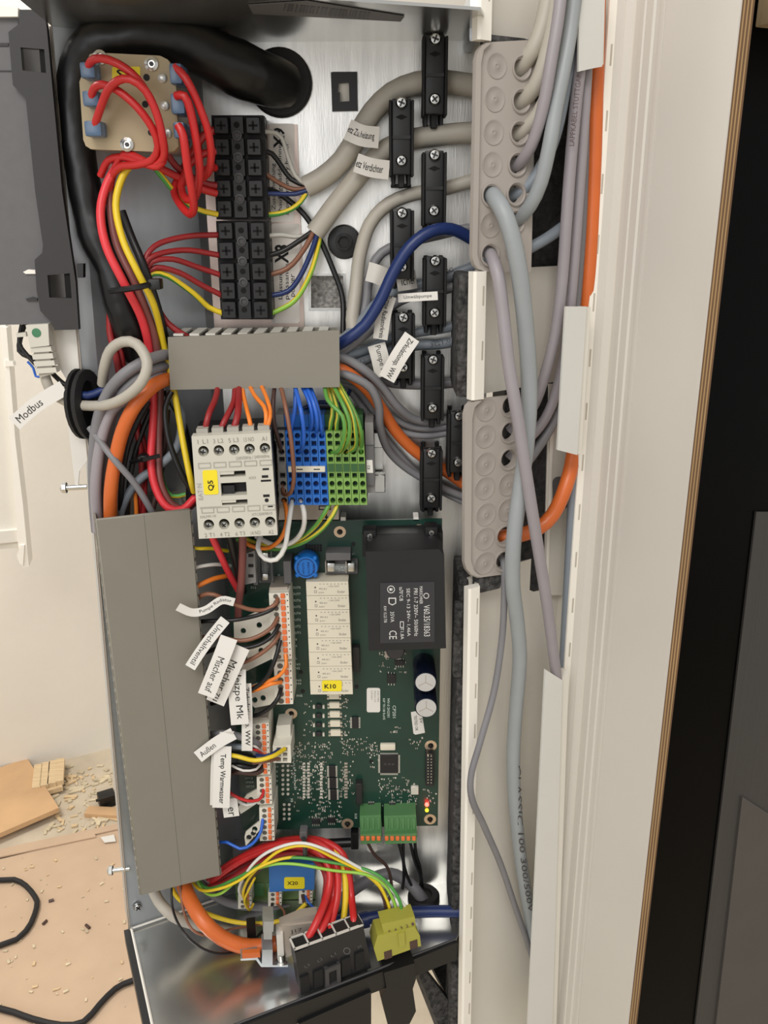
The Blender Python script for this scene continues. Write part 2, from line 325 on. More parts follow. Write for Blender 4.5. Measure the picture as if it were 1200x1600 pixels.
# little wooden slat frame
a, b = fl(62, 1206, 0.01), fl(100, 1196, 0.01); c = fl(98, 1232, 0.01); u = (b-a); v = (c-b)
t = thing('wooden_slat_frame', 'small pale wooden slat frame on the floor near the wall', 'wood frame', a)
def bar(parent, name, p0, p1, wd, z, m):
    d = (p1-p0).normalized(); s = Vector((-d.y, d.x, 0))*wd/2; mb = MB(); zz = Vector((0, 0, z))
    mb.prism([p0-s+zz, p1-s+zz, p1+s+zz, p0+s+zz], [], (0, 0, -0.012)); return mb.build(name, m, parent)
bar(t, 'rail', a, b, 0.02, 0.012, 'pale_wood'); bar(t, 'rail', a+v, b+v, 0.02, 0.012, 'pale_wood')
for k in (0, 0.3, 0.6, 0.9): bar(t, 'slat', a+u*k, a+u*k+v, 0.02, 0.024, 'pale_wood')
mb = MB()
for i in range(150):
    x, y = random.uniform(70, 190), random.uniform(1195, 1300)
    q = fl(x, y, 0.001); s = random.uniform(0.002, 0.010); l = s*random.uniform(0.6, 2.2)
    mb.box((-l, -s/2, 0), (l, s/2, s*0.4), 0, Matrix.Translation(q) @ Matrix.Rotation(random.random()*3, 4, 'Z'), random.choice((0, 0, 1)))
for i in range(70):
    x, y = random.uniform(0, 210), random.uniform(1340, 1600); q = fl(x, y, 0.006); s = random.uniform(0.001, 0.005)
    mb.box((-s, -s/2, 0), (s, s/2, s*0.4), 0, Matrix.Translation(q) @ Matrix.Rotation(random.random()*3, 4, 'Z'), random.choice((0, 0, 1)))
tag(mb.build('debris', ['debris', 'pale_wood', 'tape']), 'scattered plaster crumbs and wood chips on the floor', 'debris', kind='stuff')
for i, (pts, lb) in enumerate((([(76, 1408), (84, 1406)], 'short dark offcut of wire on the cardboard sheet, upper one'), ([(67, 1444), (73, 1438)], 'short dark offcut of wire on the cardboard sheet, lower left one'), ([(134, 1445), (140, 1450)], 'short dark offcut of wire on the cardboard sheet, nearest the enclosure'))):
    mb = MB(); mb.tube(cat_rom([fl(*q, 0.008) for q in pts], 0.004), 0.003, 6); tag(mb.build('wire_offcut', 'brown_dark'), lb, 'wire', 'wire offcuts on the cardboard')
mb = MB(); mb.pprism([(157, 1250), (170, 1238), (178, 1240), (182, 1258), (172, 1262)], -900, -890, RW) if 0 else None
q = fl(168, 1256, 0); mb.box((-0.02, -0.018, 0), (0.02, 0.018, 0.03), 0.003, Matrix.Translation(q) @ Matrix.Rotation(0.5, 4, 'Z')); mb.box((-0.028, -0.022, 0.03), (0.02, -0.016, 0.034), 0, Matrix.Translation(q) @ Matrix.Rotation(0.5, 4, 'Z'))
tag(mb.build('plastic_part', 'black_plastic'), 'small black plastic part on the floor beside the enclosure edge', 'plastic part')
q = fl(164, 1273, 0); mb = MB(); mb.box((-0.045, -0.015, 0), (0.06, 0.015, 0.012), 0.001, Matrix.Translation(q) @ Matrix.Rotation(-0.1, 4, 'Z')); tag(mb.build('wood_scrap', 'cardboard_stained'), 'small wood scrap below the black plastic part', 'wood scrap')
q = fl(168, 1312, 0.008); mb = MB(); mb.prism([fl(x, y, 0.011) for x, y in ((157, 1308), (178, 1304), (181, 1314), (163, 1316))], [], (0, 0, -0.002)); tag(mb.build('paper_scrap', 'tape'), 'pale paper scrap on the cardboard edge by the enclosure', 'paper')
def floor_cable(pts, label):
    mb = MB(); mb.tube(cat_rom([fl(x, y, 0.012) for x, y in pts], 0.02), 0.0055, 8); tag(mb.build('floor_cable', 'rubber'), label, 'cable')
floor_cable([(-300, 1420), (-120, 1390), (0, 1375), (32, 1378), (54, 1400), (57, 1418), (40, 1455), (0, 1477), (-120, 1490), (-300, 1500)], 'black cable loop lying on the cardboard at the left edge')
floor_cable([(-300, 1530), (-120, 1556), (0, 1576), (50, 1592), (95, 1602), (130, 1597), (155, 1570), (180, 1545), (208, 1532), (260, 1520)], 'black cable running from the lower left to under the enclosure')
# white plastic cover hanging at the far left
t = thing('plastic_cover', 'white plastic appliance cover standing at the left edge behind the enclosure', 'cover', fl(20, 1185, 0))
WC = Frame(fl(20, 1185, 0) + RW.n*0.55, 12)
mb = MB(); mb.pprism([(-60, 500), (8, 500), (20, 640), (27, 770), (30, 856), (-60, 862)], -30, -4, WC); mb.build('panel', 'pvc_white', t)
mb = MB(); mb.pprism([(0, 510), (10, 512), (24, 690), (36, 790), (45, 885), (36, 888), (28, 850), (16, 690)], -30, 12, WC); mb.build('rim', 'pvc_rim', t)
mb = MB(); mb.pprism([(-60, 836), (28, 828), (30, 846), (-60, 856)], -8, 6, WC); mb.build('lower_rib', 'pvc_white', t)
mb = MB(); mb.pprism([(26, 868), (32, 852), (38, 852), (36, 884), (30, 880)], -6, 16, WC); mb.build('clip', 'pvc_rim', t)
mb = MB(); mb.pprism([(8, 562), (20, 566), (22, 572), (8, 573)], -6, 14, WC); mb.build('peg', 'pvc_rim', t)
mb = MB(); mb.pprism([(-60, -30), (76, -30), (74, 22), (28, 14), (28, 26), (-60, 24)], -8, 0, WC); mb.build('upper_panel', 'pvc_rim', t)
# ------------------------------------------------------------------ enclosure (sheet metal box)
ZF = at(600, 1382).z; ZC = at(500, 65).z
XF = -0.1054; XR = 0.068
def V2(x, y, z): return Vector((x, y, z))
enc = thing('control_enclosure', 'open galvanised sheet metal control box filled with wiring', 'enclosure', (0, 0, ZF))
def rect_hole(x0, y0, x1, y1): return [at(x, y) for x, y in ((x0, y0), (x1, y0), (x1, y1), (x0, y1))]
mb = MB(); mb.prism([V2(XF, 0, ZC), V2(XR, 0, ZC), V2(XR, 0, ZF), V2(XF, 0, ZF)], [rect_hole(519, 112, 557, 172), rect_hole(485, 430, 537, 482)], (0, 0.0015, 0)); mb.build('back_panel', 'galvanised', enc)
WT = at(77, 0, 44.6); WB = onz(204, 1452, ZF); WTz = V2(WT.x, WT.y, ZC)
WU = (WB-V2(XF, 0, ZF)).normalized()
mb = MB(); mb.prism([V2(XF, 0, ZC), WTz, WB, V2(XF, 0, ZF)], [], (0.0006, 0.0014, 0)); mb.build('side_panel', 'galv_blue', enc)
mb = MB(); ln = lambda X: -0.094-(-0.0248-X)*0.4633
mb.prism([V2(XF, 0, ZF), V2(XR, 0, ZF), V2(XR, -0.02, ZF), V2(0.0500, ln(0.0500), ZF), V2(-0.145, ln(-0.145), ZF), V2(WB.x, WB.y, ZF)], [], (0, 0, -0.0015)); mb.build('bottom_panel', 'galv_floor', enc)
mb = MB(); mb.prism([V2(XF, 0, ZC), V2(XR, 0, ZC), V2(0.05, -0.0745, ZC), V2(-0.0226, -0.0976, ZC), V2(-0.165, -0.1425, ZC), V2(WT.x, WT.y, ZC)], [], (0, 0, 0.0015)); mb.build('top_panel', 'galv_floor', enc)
# bent lips of top panel and floor
def strip(a, b, n, th, z0, z1, name, m):
    mb = MB(); mb.prism([V2(a.x, a.y, z0), V2(b.x, b.y, z0), V2(b.x, b.y, z1), V2(a.x, a.y, z1)], [], Vector(n)*th); return mb.build(name, m, enc)
a, b = V2(0.0500, ln(0.0500), 0), V2(-0.147, ln(-0.147), 0); nn = Vector((0.42, -0.907, 0))
strip(a, b, nn, 0.004, ZF+0.0035, ZF-0.0125, 'front_lip', 'black_plastic')
mb = MB(); mb.tube([V2(a.x, a.y, ZF+0.004)+nn*0.001, (V2(a.x, a.y, ZF+0.004)+V2(b.x, b.y, ZF+0.004))/2+nn*0.001, V2(b.x, b.y, ZF+0.004)+nn*0.001], 0.0009, 6); mb.build('lip_edge', 'dark_grey', enc)
a2, b2 = V2(WB.x, WB.y, 0), V2(-0.147, ln(-0.147), 0)
strip(a2, b2, (-0.9, -0.4, 0), 0.005, ZF+0.001, ZF-0.012, 'side_lip', 'black_plastic')
mb = MB(); q = Vector((0.0006, 0.0002, 0.002)); mb.tube([a2+Vector((0, 0, ZF))+q, (a2+b2)/2+Vector((0, 0, ZF))+q, b2+Vector((0, 0, ZF))+q], 0.0010, 6); mb.build('edge_bead', 'white_metal', enc)
# front edge of the splayed side panel: folded sheet seen end-on, then its outer flange
e0, e1 = WTz, WB; bk = Vector((-0.40, 0.916, 0))
mb = MB(); mb.prism([e0, e0+Vector((-0.0007, 0.0002, 0)), e1+Vector((-0.0007, 0.0002, 0)), e1], [], (0.0004, -0.002, 0)); mb.prism([e0+Vector((-0.0012, 0.0004, 0)), e0+Vector((-0.0018, 0.0006, 0)), e1+Vector((-0.0018, 0.0006, 0)), e1+Vector((-0.0012, 0.0004, 0))], [], (0.0004, -0.0016, 0)); mb.build('folded_edge', 'shield', enc)
mb = MB(); mb.prism([e0, e0+bk*0.02, e1+bk*0.02, e1], [], (-0.0012, 0, 0)); mb.build('outer_flange', 'galv_blue', enc)
SW = Frame(V2(XF, 0, Z0), math.degrees(math.atan2(-WB.y, XF-WB.x)))
SWh = SW
q0, q1 = WB+Vector((0.002, -0.001, 0.002)), WB.lerp(V2(XF, 0, ZF), 0.68)+Vector((0.001, -0.002, 0.002)); MB().tube([q0, (q0+q1)/2, q1], 0.0009, 6).build('seam_edge', 'white_metal', enc)
# cleats and small sheet tabs outside of the flange
mb = MB(); mb.pprism([(107, 662), (128, 650), (143, 690), (150, 702), (125, 735), (110, 672)], 0, 2, P) if 0 else None
OF = Frame(at(128, 700, 46), 4)
mb = MB(); mb.pprism([(106, 666), (112, 655), (130, 650), (150, 690), (149, 703), (124, 736), (122, 758), (130, 762), (118, 764), (108, 680)], -3, -1.5, OF); mb.build('outer_tab', 'white_metal', enc)
mb = MB(); mb.pprism([(78, 513), (122, 513), (132, 600), (124, 606), (108, 600), (84, 560)], -5, -3.5, OF); mb.build('outer_tab', 'white_metal', enc)
def edge_screw(x, y, lab):
    mb = MB(); c = at(x, y, 46); mb.cyl(c, c+Vector((0.012, 0.002, 0)), 0.0018, 10); mb.lathe(c, (-1, -0.1, 0), [(0.0036, 0), (0.0036, 0.0022), (0.0022, 0.0036), (0, 0.0036)], 8); o = mb.build('screw', 'bright_metal', enc); o['label'] = lab
edge_screw(104, 762, 'bright hex screw sticking out of the outer flange, upper one'); edge_screw(176, 1360, 'bright screw sticking out of the outer flange, lower one')
mb = MB(); screw(mb, SW.pt(215, 1416, 1), SW.n, 0.0032); o = mb.build('screw', ['bright_metal', 'slot_black'], enc)
# folded ridges right of the tall duct
mb = MB(); mb.pbox(308, 850, 326, 1370, 0, 6, bev=0.001); mb.build('panel_rib', 'galv_blue', enc)
mb = MB(); mb.pbox(330, 850, 358, 1340, 0, 3, bev=0.001); mb.build('panel_rib', 'galvanised', enc)
# barcode sticker on the ceiling
mb = MB(); zs = ZC-0.0006
def cz(x, y): return onz(x, y, zs)
st = MB().prism([cz(388, 8), cz(480, 2), cz(632, 26), cz(626, 34), cz(395, 22)], [], (0, 0, 0.0003)).build('barcode_sticker', 'unit_grey', enc)
random.seed(3); mb = MB(); x = 446
while x < 580:
    wv = random.choice((1.5, 2.5, 4)); y0 = 6+(x-446)*0.105
    mb.prism([onz(px, py, zs-0.0002) for px, py in ((x, y0), (x+wv, y0+0.2), (x+wv-3, y0+11), (x-3, y0+11))], [], (0, 0, 0.0001)); x += wv+random.choice((1.5, 2.5, 4))
mb.build('barcode', 'dark_grey', st)
# cut-outs: black snap frame in the upper one, felt behind the lower one
sf = MB().pprism([(517, 113), (558, 112), (559, 173), (519, 174)], 0, 1.6, holes=[[(529, 130), (545, 129), (546, 158), (531, 159), (531, 144), (528, 144)]]).build('snap_frame', 'black_plastic', None)
tag(sf, 'black plastic snap frame clipped into the upper square cut-out', 'clip')
mb = MB(); mb.pbox(512, 105, 565, 182, -2.6, -1.7); tag(mb.build('insulation_board', 'pvc_white'), 'white board showing through the black snap frame', 'board')
mb = MB(); mb.pbox(478, 425, 545, 490, -9, -2.5, bev=0.001); tag(mb.build('felt_pad', 'felt'), 'grey felt pad showing through the square panel cut-out', 'felt')
mb = MB(); mb.pprism([(482, 428), (540, 427), (541, 485), (482, 486)], 0, 0.7, holes=[[(486, 431), (536, 431), (536, 481), (486, 481)]]); mb.build('cutout_edge', 'bright_metal', enc)
# black plastic plug with hex recess
t = thing('panel_plug', 'round black plastic plug with hexagonal recess in the back panel', 'plug', at(538, 378, 0))
mb = MB(); c = at(538, 378, 0); r = 26*mpp(c)
mb.lathe(c, P.n, [(r, 0), (r, 0.002), (r*0.9, 0.004), (r*0.52, 0.0045), (r*0.5, 0.006), (0, 0.006)], 28); mb.build('disc', 'black_plastic', t)
mb = MB(); mb.lathe(c+P.n*0.006, P.n, [(r*0.46, 0), (r*0.46, 0.002), (r*0.36, 0.002), (r*0.34, 0.0005), (0, 0.0005)], 6); mb.build('hex_collar', 'black_matte', t)
# foam strips along the right edge
def foam(name, x0, y0, x1, y1, h0, h1, label, m='foam', fr=None, bev=0.003):
    mb = MB(); mb.pbox(x0, y0, x1, y1, h0, h1, fr, bev); return tag(mb.build(name, m), label, 'foam')
foam('foam_strip', 714, 428, 738, 622, 0, 48, 'dark grey foam strip behind the middle piece of white trunking')
foam('foam_strip', 708, 905, 724, 1640, 0, 44, 'long dark grey foam strip along the lower right edge of the box')
foam('foam_pad', 708, 942, 724, 1060, 44, 50, 'rounded grey foam pad beside the transformer', bev=0.0035)
foam('foam_pad', 704, 1512, 720, 1640, 44, 50, 'rounded grey foam pad at the lower right corner', bev=0.0035)
foam('foam_strip', 733, -20, 748, 66, 0, 34, 'foil-faced foam strip at the top right corner', 'galv_blue')
# ------------------------------------------------------------------ control unit hung outside at the upper left
t = thing('control_unit', 'grey plastic control unit with a black clip frame at the upper left', 'control unit', at(60, 516, 40))
UF = Frame(at(60, 300, 52), 3)
mb = MB(); mb.pprism([(-170, 24), (28, 24), (28, 66), (60, 300), (84, 506), (-170, 511)], -40, 0, UF); mb.build('body', 'unit_grey', t)
o = MB().pprism([(30, 15), (68, 15), (73, 43), (97, 300), (112, 400), (118, 440), (123, 515), (85, 516), (80, 503), (63, 486), (57, 453), (54, 406), (66, 395), (67, 383), (55, 300), (40, 153), (20, 133), (13, 50), (30, 37)], 0, 4, UF,
    holes=[[(32, 74), (69, 77), (72, 114), (35, 110)], [(74, 430), (109, 427), (112, 466), (77, 465)]]).build('clip_frame', 'unit_dark', t)
for q in ([(61, 76), (69, 77), (72, 114), (64, 113)], [(100, 428), (109, 427), (112, 466), (103, 466)]):
    MB().pprism(q, 0.3, 2.5, UF).build('window_edge', 'deep_black', o)
MB().pprism([(-170, 67), (13, 67), (13, 72), (-170, 72)], 0, 0.6, UF).build('seam', 'unit_dark', t)
MB().pprism([(-170, 108), (18, 110), (18, 112), (-170, 110)], 0, 0.4, UF).build('seam', 'unit_dark', t)
MB().pprism([(36, 425), (44, 421), (56, 422), (56, 428), (40, 428)], 0, 1.2, UF).build('latch', 'pvc_rim', t)
MB().pprism([(40, 467), (50, 464), (58, 466), (58, 470), (42, 470)], 0, 1.2, UF).build('latch', 'unit_dark', t)
MB().pprism([(120, 412), (130, 412), (130, 434), (121, 434)], 0, 5, UF).build('catch', 'black_plastic', t)
MB().pprism([(-10, 26), (28, 26), (28, 12), (-10, 8)], 0, 3, UF).build('upper_edge', 'pvc_rim', t)
# network plug with cable and Modbus flag
t = thing('network_plug', 'beige network plug with a green dot below the grey control unit', 'plug', at(60, 592, 52))
o = MB().pprism([(40, 508), (75, 506), (77, 540), (47, 543)], -4, 5, UF).build('plug_body', 'rj_grey', t)
for i in range(4):
    y = 543+i*11; x = 47+i*2.6; MB().pprism([(x, y), (x+32, y-2), (x+34, y+6), (x+2, y+8)], -3, 4, UF).build('boot_rib', 'rj_grey', t)
MB().pprism([(50, 540), (74, 538), (84, 584), (62, 590)], -3, 2.5, UF).build('boot', 'cable_beige', t)
c = UF.pt(57, 520, 5); MB().lathe(c, UF.n, [(0.0026, 0), (0.0026, 0.0003), (0, 0.0003)], 16).build('green_dot', 'green_dot', o)
MB().pprism([(25, 521), (40, 519), (41, 526), (26, 527)], -8, -3, UF).build('latch_tab', 'rj_grey', t)
nc = wire('network_cable', 'beige network cable looping through the oval grommet', [(70, 586, 50), (76, 604, 50), (90, 620, 50), (115, 631, 52), (140, 634, 56), (170, 632, 66), (198, 619, 74), (222, 596, 78), (230, 566, 76), (214, 538, 70), (192, 534, 66), (172, 548, 62), (163, 575, 58), (160, 600, 52)], 17, 'cable_beige', cat='cable')
flag(nc, 'paper_flag', [(100, 606, 56), (60, 630, 57), (22, 662, 58)], 24, 'Modbus', (0.42, 0.92), 0.5, flip=True, bold=0.0)
wire('unit_wire', 'black wire hanging beside the beige network plug', [(34, 508, 44), (30, 535, 44), (40, 552, 44), (58, 572, 44)], 7, 'black_wire')
wire('unit_wire', 'second black wire crossing behind the beige network plug', [(40, 506, 42), (34, 520, 42), (30, 548, 42), (46, 558, 42), (70, 572, 42), (100, 600, 44), (130, 612, 46)], 8, 'black_wire')
wire('unit_wire', 'thin blue wire behind the ribbed boot of the network plug', [(43, 565, 43), (52, 575, 43), (56, 588, 43), (64, 588, 43)], 4, 'blue_wire')
# oval grommet in the flange
t = thing('cable_grommet', 'oval black rubber grommet in the left flange of the box', 'grommet', at(132, 690, 46))
c = at(133, 632, 48); k = mpp(c); ax = Vector((0.9, -0.43, 0)); 
def oval(cx, rx, rz, thick, m, name):
    mb = MB(); side = ax.cross(Vector((0, 0, 1))).normalized()
    outl = [cx+side*(rx*math.cos(2*math.pi*i/24))+Vector((0, 0, rz*math.sin(2*math.pi*i/24))) for i in range(24)]
    hol = [cx+side*(rx*0.55*math.cos(2*math.pi*i/16))+Vector((0, 0, rz*0.7*math.sin(2*math.pi*i/16))) for i in range(16)]
    mb.prism(outl, [hol], -ax*thick); mb.build(name, m, t)
oval(c+ax*0.004, 0.0125, 0.0215, 0.003, 'rubber', 'inner_flange'); oval(c-ax*0.002, 0.0125, 0.0215, 0.0025, 'rubber', 'outer_flange'); oval(c, 0.010, 0.018, 0.003, 'black_matte', 'neck')
sd = ax.cross(Vector((0, 0, 1))).normalized(); MB().prism([c+ax*0.001+sd*(0.009*math.cos(2*math.pi*i/20))+Vector((0, 0, 0.017*math.sin(2*math.pi*i/20))) for i in range(20)], [], -ax*0.001).build('membrane', 'black_matte', t)
# ------------------------------------------------------------------ large grommet and black sleeve
t = thing('sleeve_grommet', 'large round black rubber grommet in the back panel at the top', 'grommet', at(440, 130, 0))
c = at(438, 130, 0); r = 50*mpp(c); MB().lathe(c, P.n, [(r, 0), (r, 0.002), (r*0.93, 0.004), (r*0.66, 0.005), (r*0.6, 0.004), (r*0.58, 0.0005), (0, 0.0005)], 36).build('flange', 'rubber', t)
pts = [(446, 133, 6), (420, 126, 16), (385, 113, 26), (330, 86, 36), (270, 62, 42), (205, 58, 46), (150, 68, 46), (122, 105, 42), (116, 160, 40), (122, 230, 41), (138, 320, 42), (156, 380, 43), (175, 420, 44), (190, 465, 43), (206, 515, 40), (214, 560, 36)]
W = [at(*p) for p in pts]; C = cat_rom(W, 0.006); n = len(C); ctl = [34, 39, 41, 38, 36, 34, 32, 28, 24, 25, 26, 29, 25, 31, 30, 20]
rad = []
for i in range(n):
    a = i/(n-1)*(len(ctl)-1); j = min(int(a), len(ctl)-2); rad.append((ctl[j]+(ctl[j+1]-ctl[j])*(a-j))*mpp(C[i])*(1+0.03*math.sin(i*1.7)+0.02*math.sin(i*0.6)))
slv = MB().tube(C, rad, 20).build('cable_sleeve', 'black_sleeve', None, 70); tag(slv, 'thick black flexible sleeve curving from the top grommet down the left side', 'cable sleeve')
MB().tube([at(337, 28, 14), at(345, 62, 12), at(350, 70, 12)], 0.003, 8).build('tie_tail', 'black_plastic', slv)
MB().sphere(at(347, 64, 12), 0.0042, n=10).build('tie_knob', 'black_plastic', slv)
# ------------------------------------------------------------------ beige switch block
t = thing('switch_block', 'beige moulded switch block with six terminals at the upper left', 'switch', at(200, 245, 40))
pl = [(140, 85), (148, 82), (250, 87), (262, 93), (274, 112), (279, 228), (272, 236), (262, 238), (142, 233), (134, 228), (130, 218), (124, 128)]
MB().pprism([(x, y) for x, y in pl], 57, 62).build('cover_plate', 'beige_block', t)
MB().pprism([(x+(204-x)*0.06, y+(165-y)*0.03+2) for x, y in pl], 20, 57).build('housing', 'shield', t)
for x, y in ((157, 90), (237, 100), (199, 226)):
    mb = MB(); c = at(x, y, 62); mb.lathe(c, P.n, [(0.0036, 0), (0.0036, 0.0012), (0.0020, 0.0018), (0.0018, 0.0006), (0, 0.0006)], 16); mb.lathe(c, P.n, [(0.0012, 0.0007), (0.0012, 0.0012), (0, 0.0012)], 6, 1); mb.build('screw', ['bright_metal', 'dark_grey'], t)
for x, y in ((145, 117), (150, 160), (153, 204), (254, 122), (258, 165), (262, 208)):
    MB().lathe(at(x, y, 62), P.n, [(0.0024, 0), (0.0024, 0.0008), (0.0016, 0.0014), (0, 0.0014)], 14).build('rivet', 'rivet', t)
for x, y in ((229, 121), (227, 163), (236, 207)): MB().lathe(at(x, y, 62), P.n, [(0.0017, 0), (0.0017, 0.0002), (0, 0.0002)], 12).build('screw_hole', 'slot_black', t)
o = MB().pprism(rr(175, 104, 219, 125, 3), 62, 62.3).build('sticker', 'sticker_yellow', t); texts([('S1', 192, 116, 20, 13, -4, 62.45)], o, 'ink', bold=0.02)
for x0, y0, x1, y1 in ((124, 96, 148, 122), (128, 141, 154, 166), (131, 188, 158, 213), (264, 98, 284, 131), (266, 145, 288, 178), (270, 190, 288, 216)):
    mb = MB(); mb.pbox(x0, y0, x1, y1, 55, 72, bev=0.0015); mb.build('terminal_sleeve', 'blue_clear', t)
G = 'red wires of the switch block'
def rw(label, pts, w=12.5, m='red', **k): return wire('red_wire', label, pts, w, m, group=G, **k)
rw('red wire arching from the top left terminal of the beige block', [(138, 104, 70), (143, 95, 74), (158, 91, 78), (185, 100, 80), (215, 124, 80), (240, 165, 78), (252, 205, 76), (257, 240, 72), (248, 260, 68), (222, 255, 64), (195, 246, 58), (170, 250, 54), (157, 275, 50)])
rw('red wire arching from the middle left terminal of the beige block', [(143, 152, 70), (147, 138, 74), (160, 132, 76), (185, 142, 77), (215, 168, 77), (238, 200, 75), (247, 228, 72), (238, 250, 68), (212, 258, 64), (185, 262, 58), (168, 290, 54), (163, 320, 54)])
rw('red wire arching from the bottom left terminal of the beige block', [(148, 196, 70), (156, 172, 74), (168, 142, 79), (184, 126, 82), (204, 124, 83), (228, 142, 82), (245, 178, 80), (254, 215, 77), (256, 246, 72), (240, 258, 66), (215, 246, 62), (195, 240, 58), (180, 262, 55), (170, 300, 54)])
rw('outer red wire from the top right terminal looping to the black terminal strip', [(273, 104, 70), (290, 122, 72), (308, 158, 70), (325, 205, 66), (330, 245, 60), (325, 270, 54), (315, 278, 48), (322, 265, 40), (336, 262, 32)])
rw('red wire from the middle right terminal looping to the black terminal strip', [(275, 150, 72), (288, 150, 74), (298, 175, 72), (308, 230, 68), (312, 275, 62), (305, 308, 56), (292, 312, 50), (283, 292, 44), (295, 258, 38), (318, 240, 32), (336, 237, 28)])
rw('inner red wire from the bottom right terminal making the longest loop', [(278, 196, 74), (286, 212, 75), (292, 255, 72), (300, 300, 66), (303, 325, 60), (297, 335, 55), (283, 322, 48), (272, 300, 42), (278, 280, 38), (300, 240, 32), (318, 212, 28), (336, 203, 26)])
rw('red wire passing under the loops into the black strip', [(200, 240, 52), (235, 256, 48), (275, 275, 42), (312, 294, 36), (338, 302, 30)], 12)
rw('dark red wire behind the loops beside the black strip', [(232, 232, 46), (250, 222, 46), (275, 260, 40), (315, 285, 34), (338, 290, 30)], 11, 'red_dark')
wire('earth_wire', 'green yellow wire running under the red loops to the black strip', [(238, 258, 48), (258, 282, 44), (280, 308, 40), (308, 327, 36), (340, 335, 30)], 9, ['green', 'yellow'])
# ------------------------------------------------------------------ supply terminal strip with its plate and paper labels
MB().pbox(284, 195, 470, 512, 0, 1.2).build('mounting_plate', 'galv_red_reflect', None); tag(bpy.data.objects['mounting_plate'], 'metal mounting plate under the black terminal strip, tinted with the reflected red of the wires', 'plate')
t = thing('supply_terminal_strip', 'black ten-row screw terminal strip with cross-marked covers', 'terminal strip', at(380, 498, 2))
SF = Frame(at(380, 340, 0), 2)
def skew(x, y): return x+(y-340)*0.042      # photograph x drift of the strip's verticals
for (y0, y1, nm) in ((180, 343, 'upper_base'), (345, 499, 'lower_base')): 
    mb = MB(); mb.pprism([(330+(y0-180)*0.045, y0), (411+(y0-180)*0.045, y0), (411+(y1-180)*0.045, y1), (331+(y1-180)*0.045, y1)], 2, 24, SF); mb.build(nm, 'black_matte', t)
rows = [196, 230, 262, 295, 327, 361, 392, 425, 455, 485]
for i, y in enumerate(rows):
    d = (y-180)*0.042
    for x0, x1 in ((333, 356), (383, 406)):
        mb = MB(); mb.pbox(x0+d, y-14, x1+d, y+13, 24, 29, SF, bev=0.0006); o = mb.build('terminal_cover', 'black_plastic', t)
        cx = (x0+x1)/2+d; MB().pbox(cx-7, y-1.6, cx+7, y+1.6, 28.9, 29.25, SF).pbox(cx-1.6, y-7, cx+1.6, y+7, 28.9, 29.25, SF).build('cross_mark', 'deep_black', o)
    mb = MB(); mb.pbox(359+d, y-15, 380+d, y+14, 24, 27, SF, bev=0.0004); mb.build('centre_bar', 'black_plastic', t)
    MB().lathe(SF.pt(369+d, y-1, 27), SF.n, [(0.0017, 0), (0.0017, 0.0002), (0, 0.0002)], 12).build('test_hole', 'deep_black', t)
    if i not in (4, 9):
        mb = MB(); c = SF.pt(370+d, y+16, 27); mb.lathe(c, SF.n, [(0.0028, 0), (0.0028, 0.001), (0.0018, 0.0012), (0.0016, 0.0004), (0, 0.0004)], 14); mb.build('screw', 'dark_grey', t)
    mb = MB(); mb.pbox(407+d, y-15, 413+d, y+14, 8, 20, SF); mb.build('marker_edge', 'plug_black', t)
t8 = tag(MB().pprism(rr(424, 349, 468, 505, 4), 1.2, 1.4).build('paper_label', 'paper', None), 'white paper label X8 beside the lower half of the black strip', 'label')
texts([('X8', 440, 397, 28, 22, 88, 1.6)], t8, 'ink', bold=0.03); texts([('Leistung', 439, 445, 44, 8, 88, 1.6), ('puissance', 449, 440, 54, 8, 88, 1.6), ('power', 459, 446, 34, 8, 88, 1.6)], t8, 'ink')
t9 = tag(MB().pprism(rr(421, 193, 460, 347, 4), 1.2, 1.4).build('paper_label', 'paper', None), 'white paper label X9 beside the upper half of the black strip', 'label')
texts([('X9', 436, 216, 30, 18, 88, 1.6)], t9, 'ink', bold=0.03); texts([('Zusatzheizung', 428, 292, 68, 8, 88, 1.6), ('chauffage additionnel', 438, 280, 104, 8, 88, 1.6), ('supplementary heater', 449, 280, 106, 8, 88, 1.6)], t9, 'ink')
# ------------------------------------------------------------------ wires of the terminal strip
def tw(name, label, pts, w, m): return wire(name, label, pts, w, m)
tw('red_wire', 'topmost red wire fanning into the lower half of the black strip', [(222, 425, 52), (230, 398, 50), (250, 380, 44), (295, 369, 34), (342, 367, 26)], 9, 'red_dark')
tw('red_wire', 'second red wire fanning into the lower half of the black strip', [(222, 425, 52), (232, 405, 50), (255, 395, 44), (295, 391, 34), (344, 399, 26)], 9, 'red_dark')
tw('red_wire', 'third red wire fanning into the lower half of the black strip', [(224, 428, 50), (238, 409, 48), (270, 405, 42), (310, 418, 32), (346, 430, 26)], 9, 'red_dark')
tw('red_wire', 'lowest red wire fanning into the lower half of the black strip', [(226, 430, 48), (244, 418, 46), (280, 426, 40), (316, 446, 32), (348, 462, 26)], 9, 'red_dark')
tw('earth_wire', 'green yellow wire below the red fan entering the black strip', [(228, 436, 48), (240, 427, 46), (262, 431, 42), (302, 458, 34), (326, 480, 28), (350, 490, 26)], 9, ['yellow', 'green'])
tw('core_wire', 'white core wire from the upper mains cable to the strip', [(478, 288, 14), (462, 275, 14), (450, 245, 12), (440, 215, 12), (425, 206, 14), (408, 206, 18)], 7, 'cable_light')
tw('core_wire', 'black core wire below the white one in the label X9 area', [(478, 290, 13), (455, 280, 12), (440, 260, 12), (425, 240, 14), (408, 236, 18)], 8, 'black_wire')
tw('core_wire', 'brown core wire of the upper mains cable', [(480, 294, 14), (460, 296, 14), (440, 288, 14), (412, 270, 18)], 7, 'brown')
tw('core_wire', 'blue core wire of the upper mains cable', [(484, 296, 16), (462, 303, 16), (440, 303, 16), (410, 302, 18)], 7, 'navy')
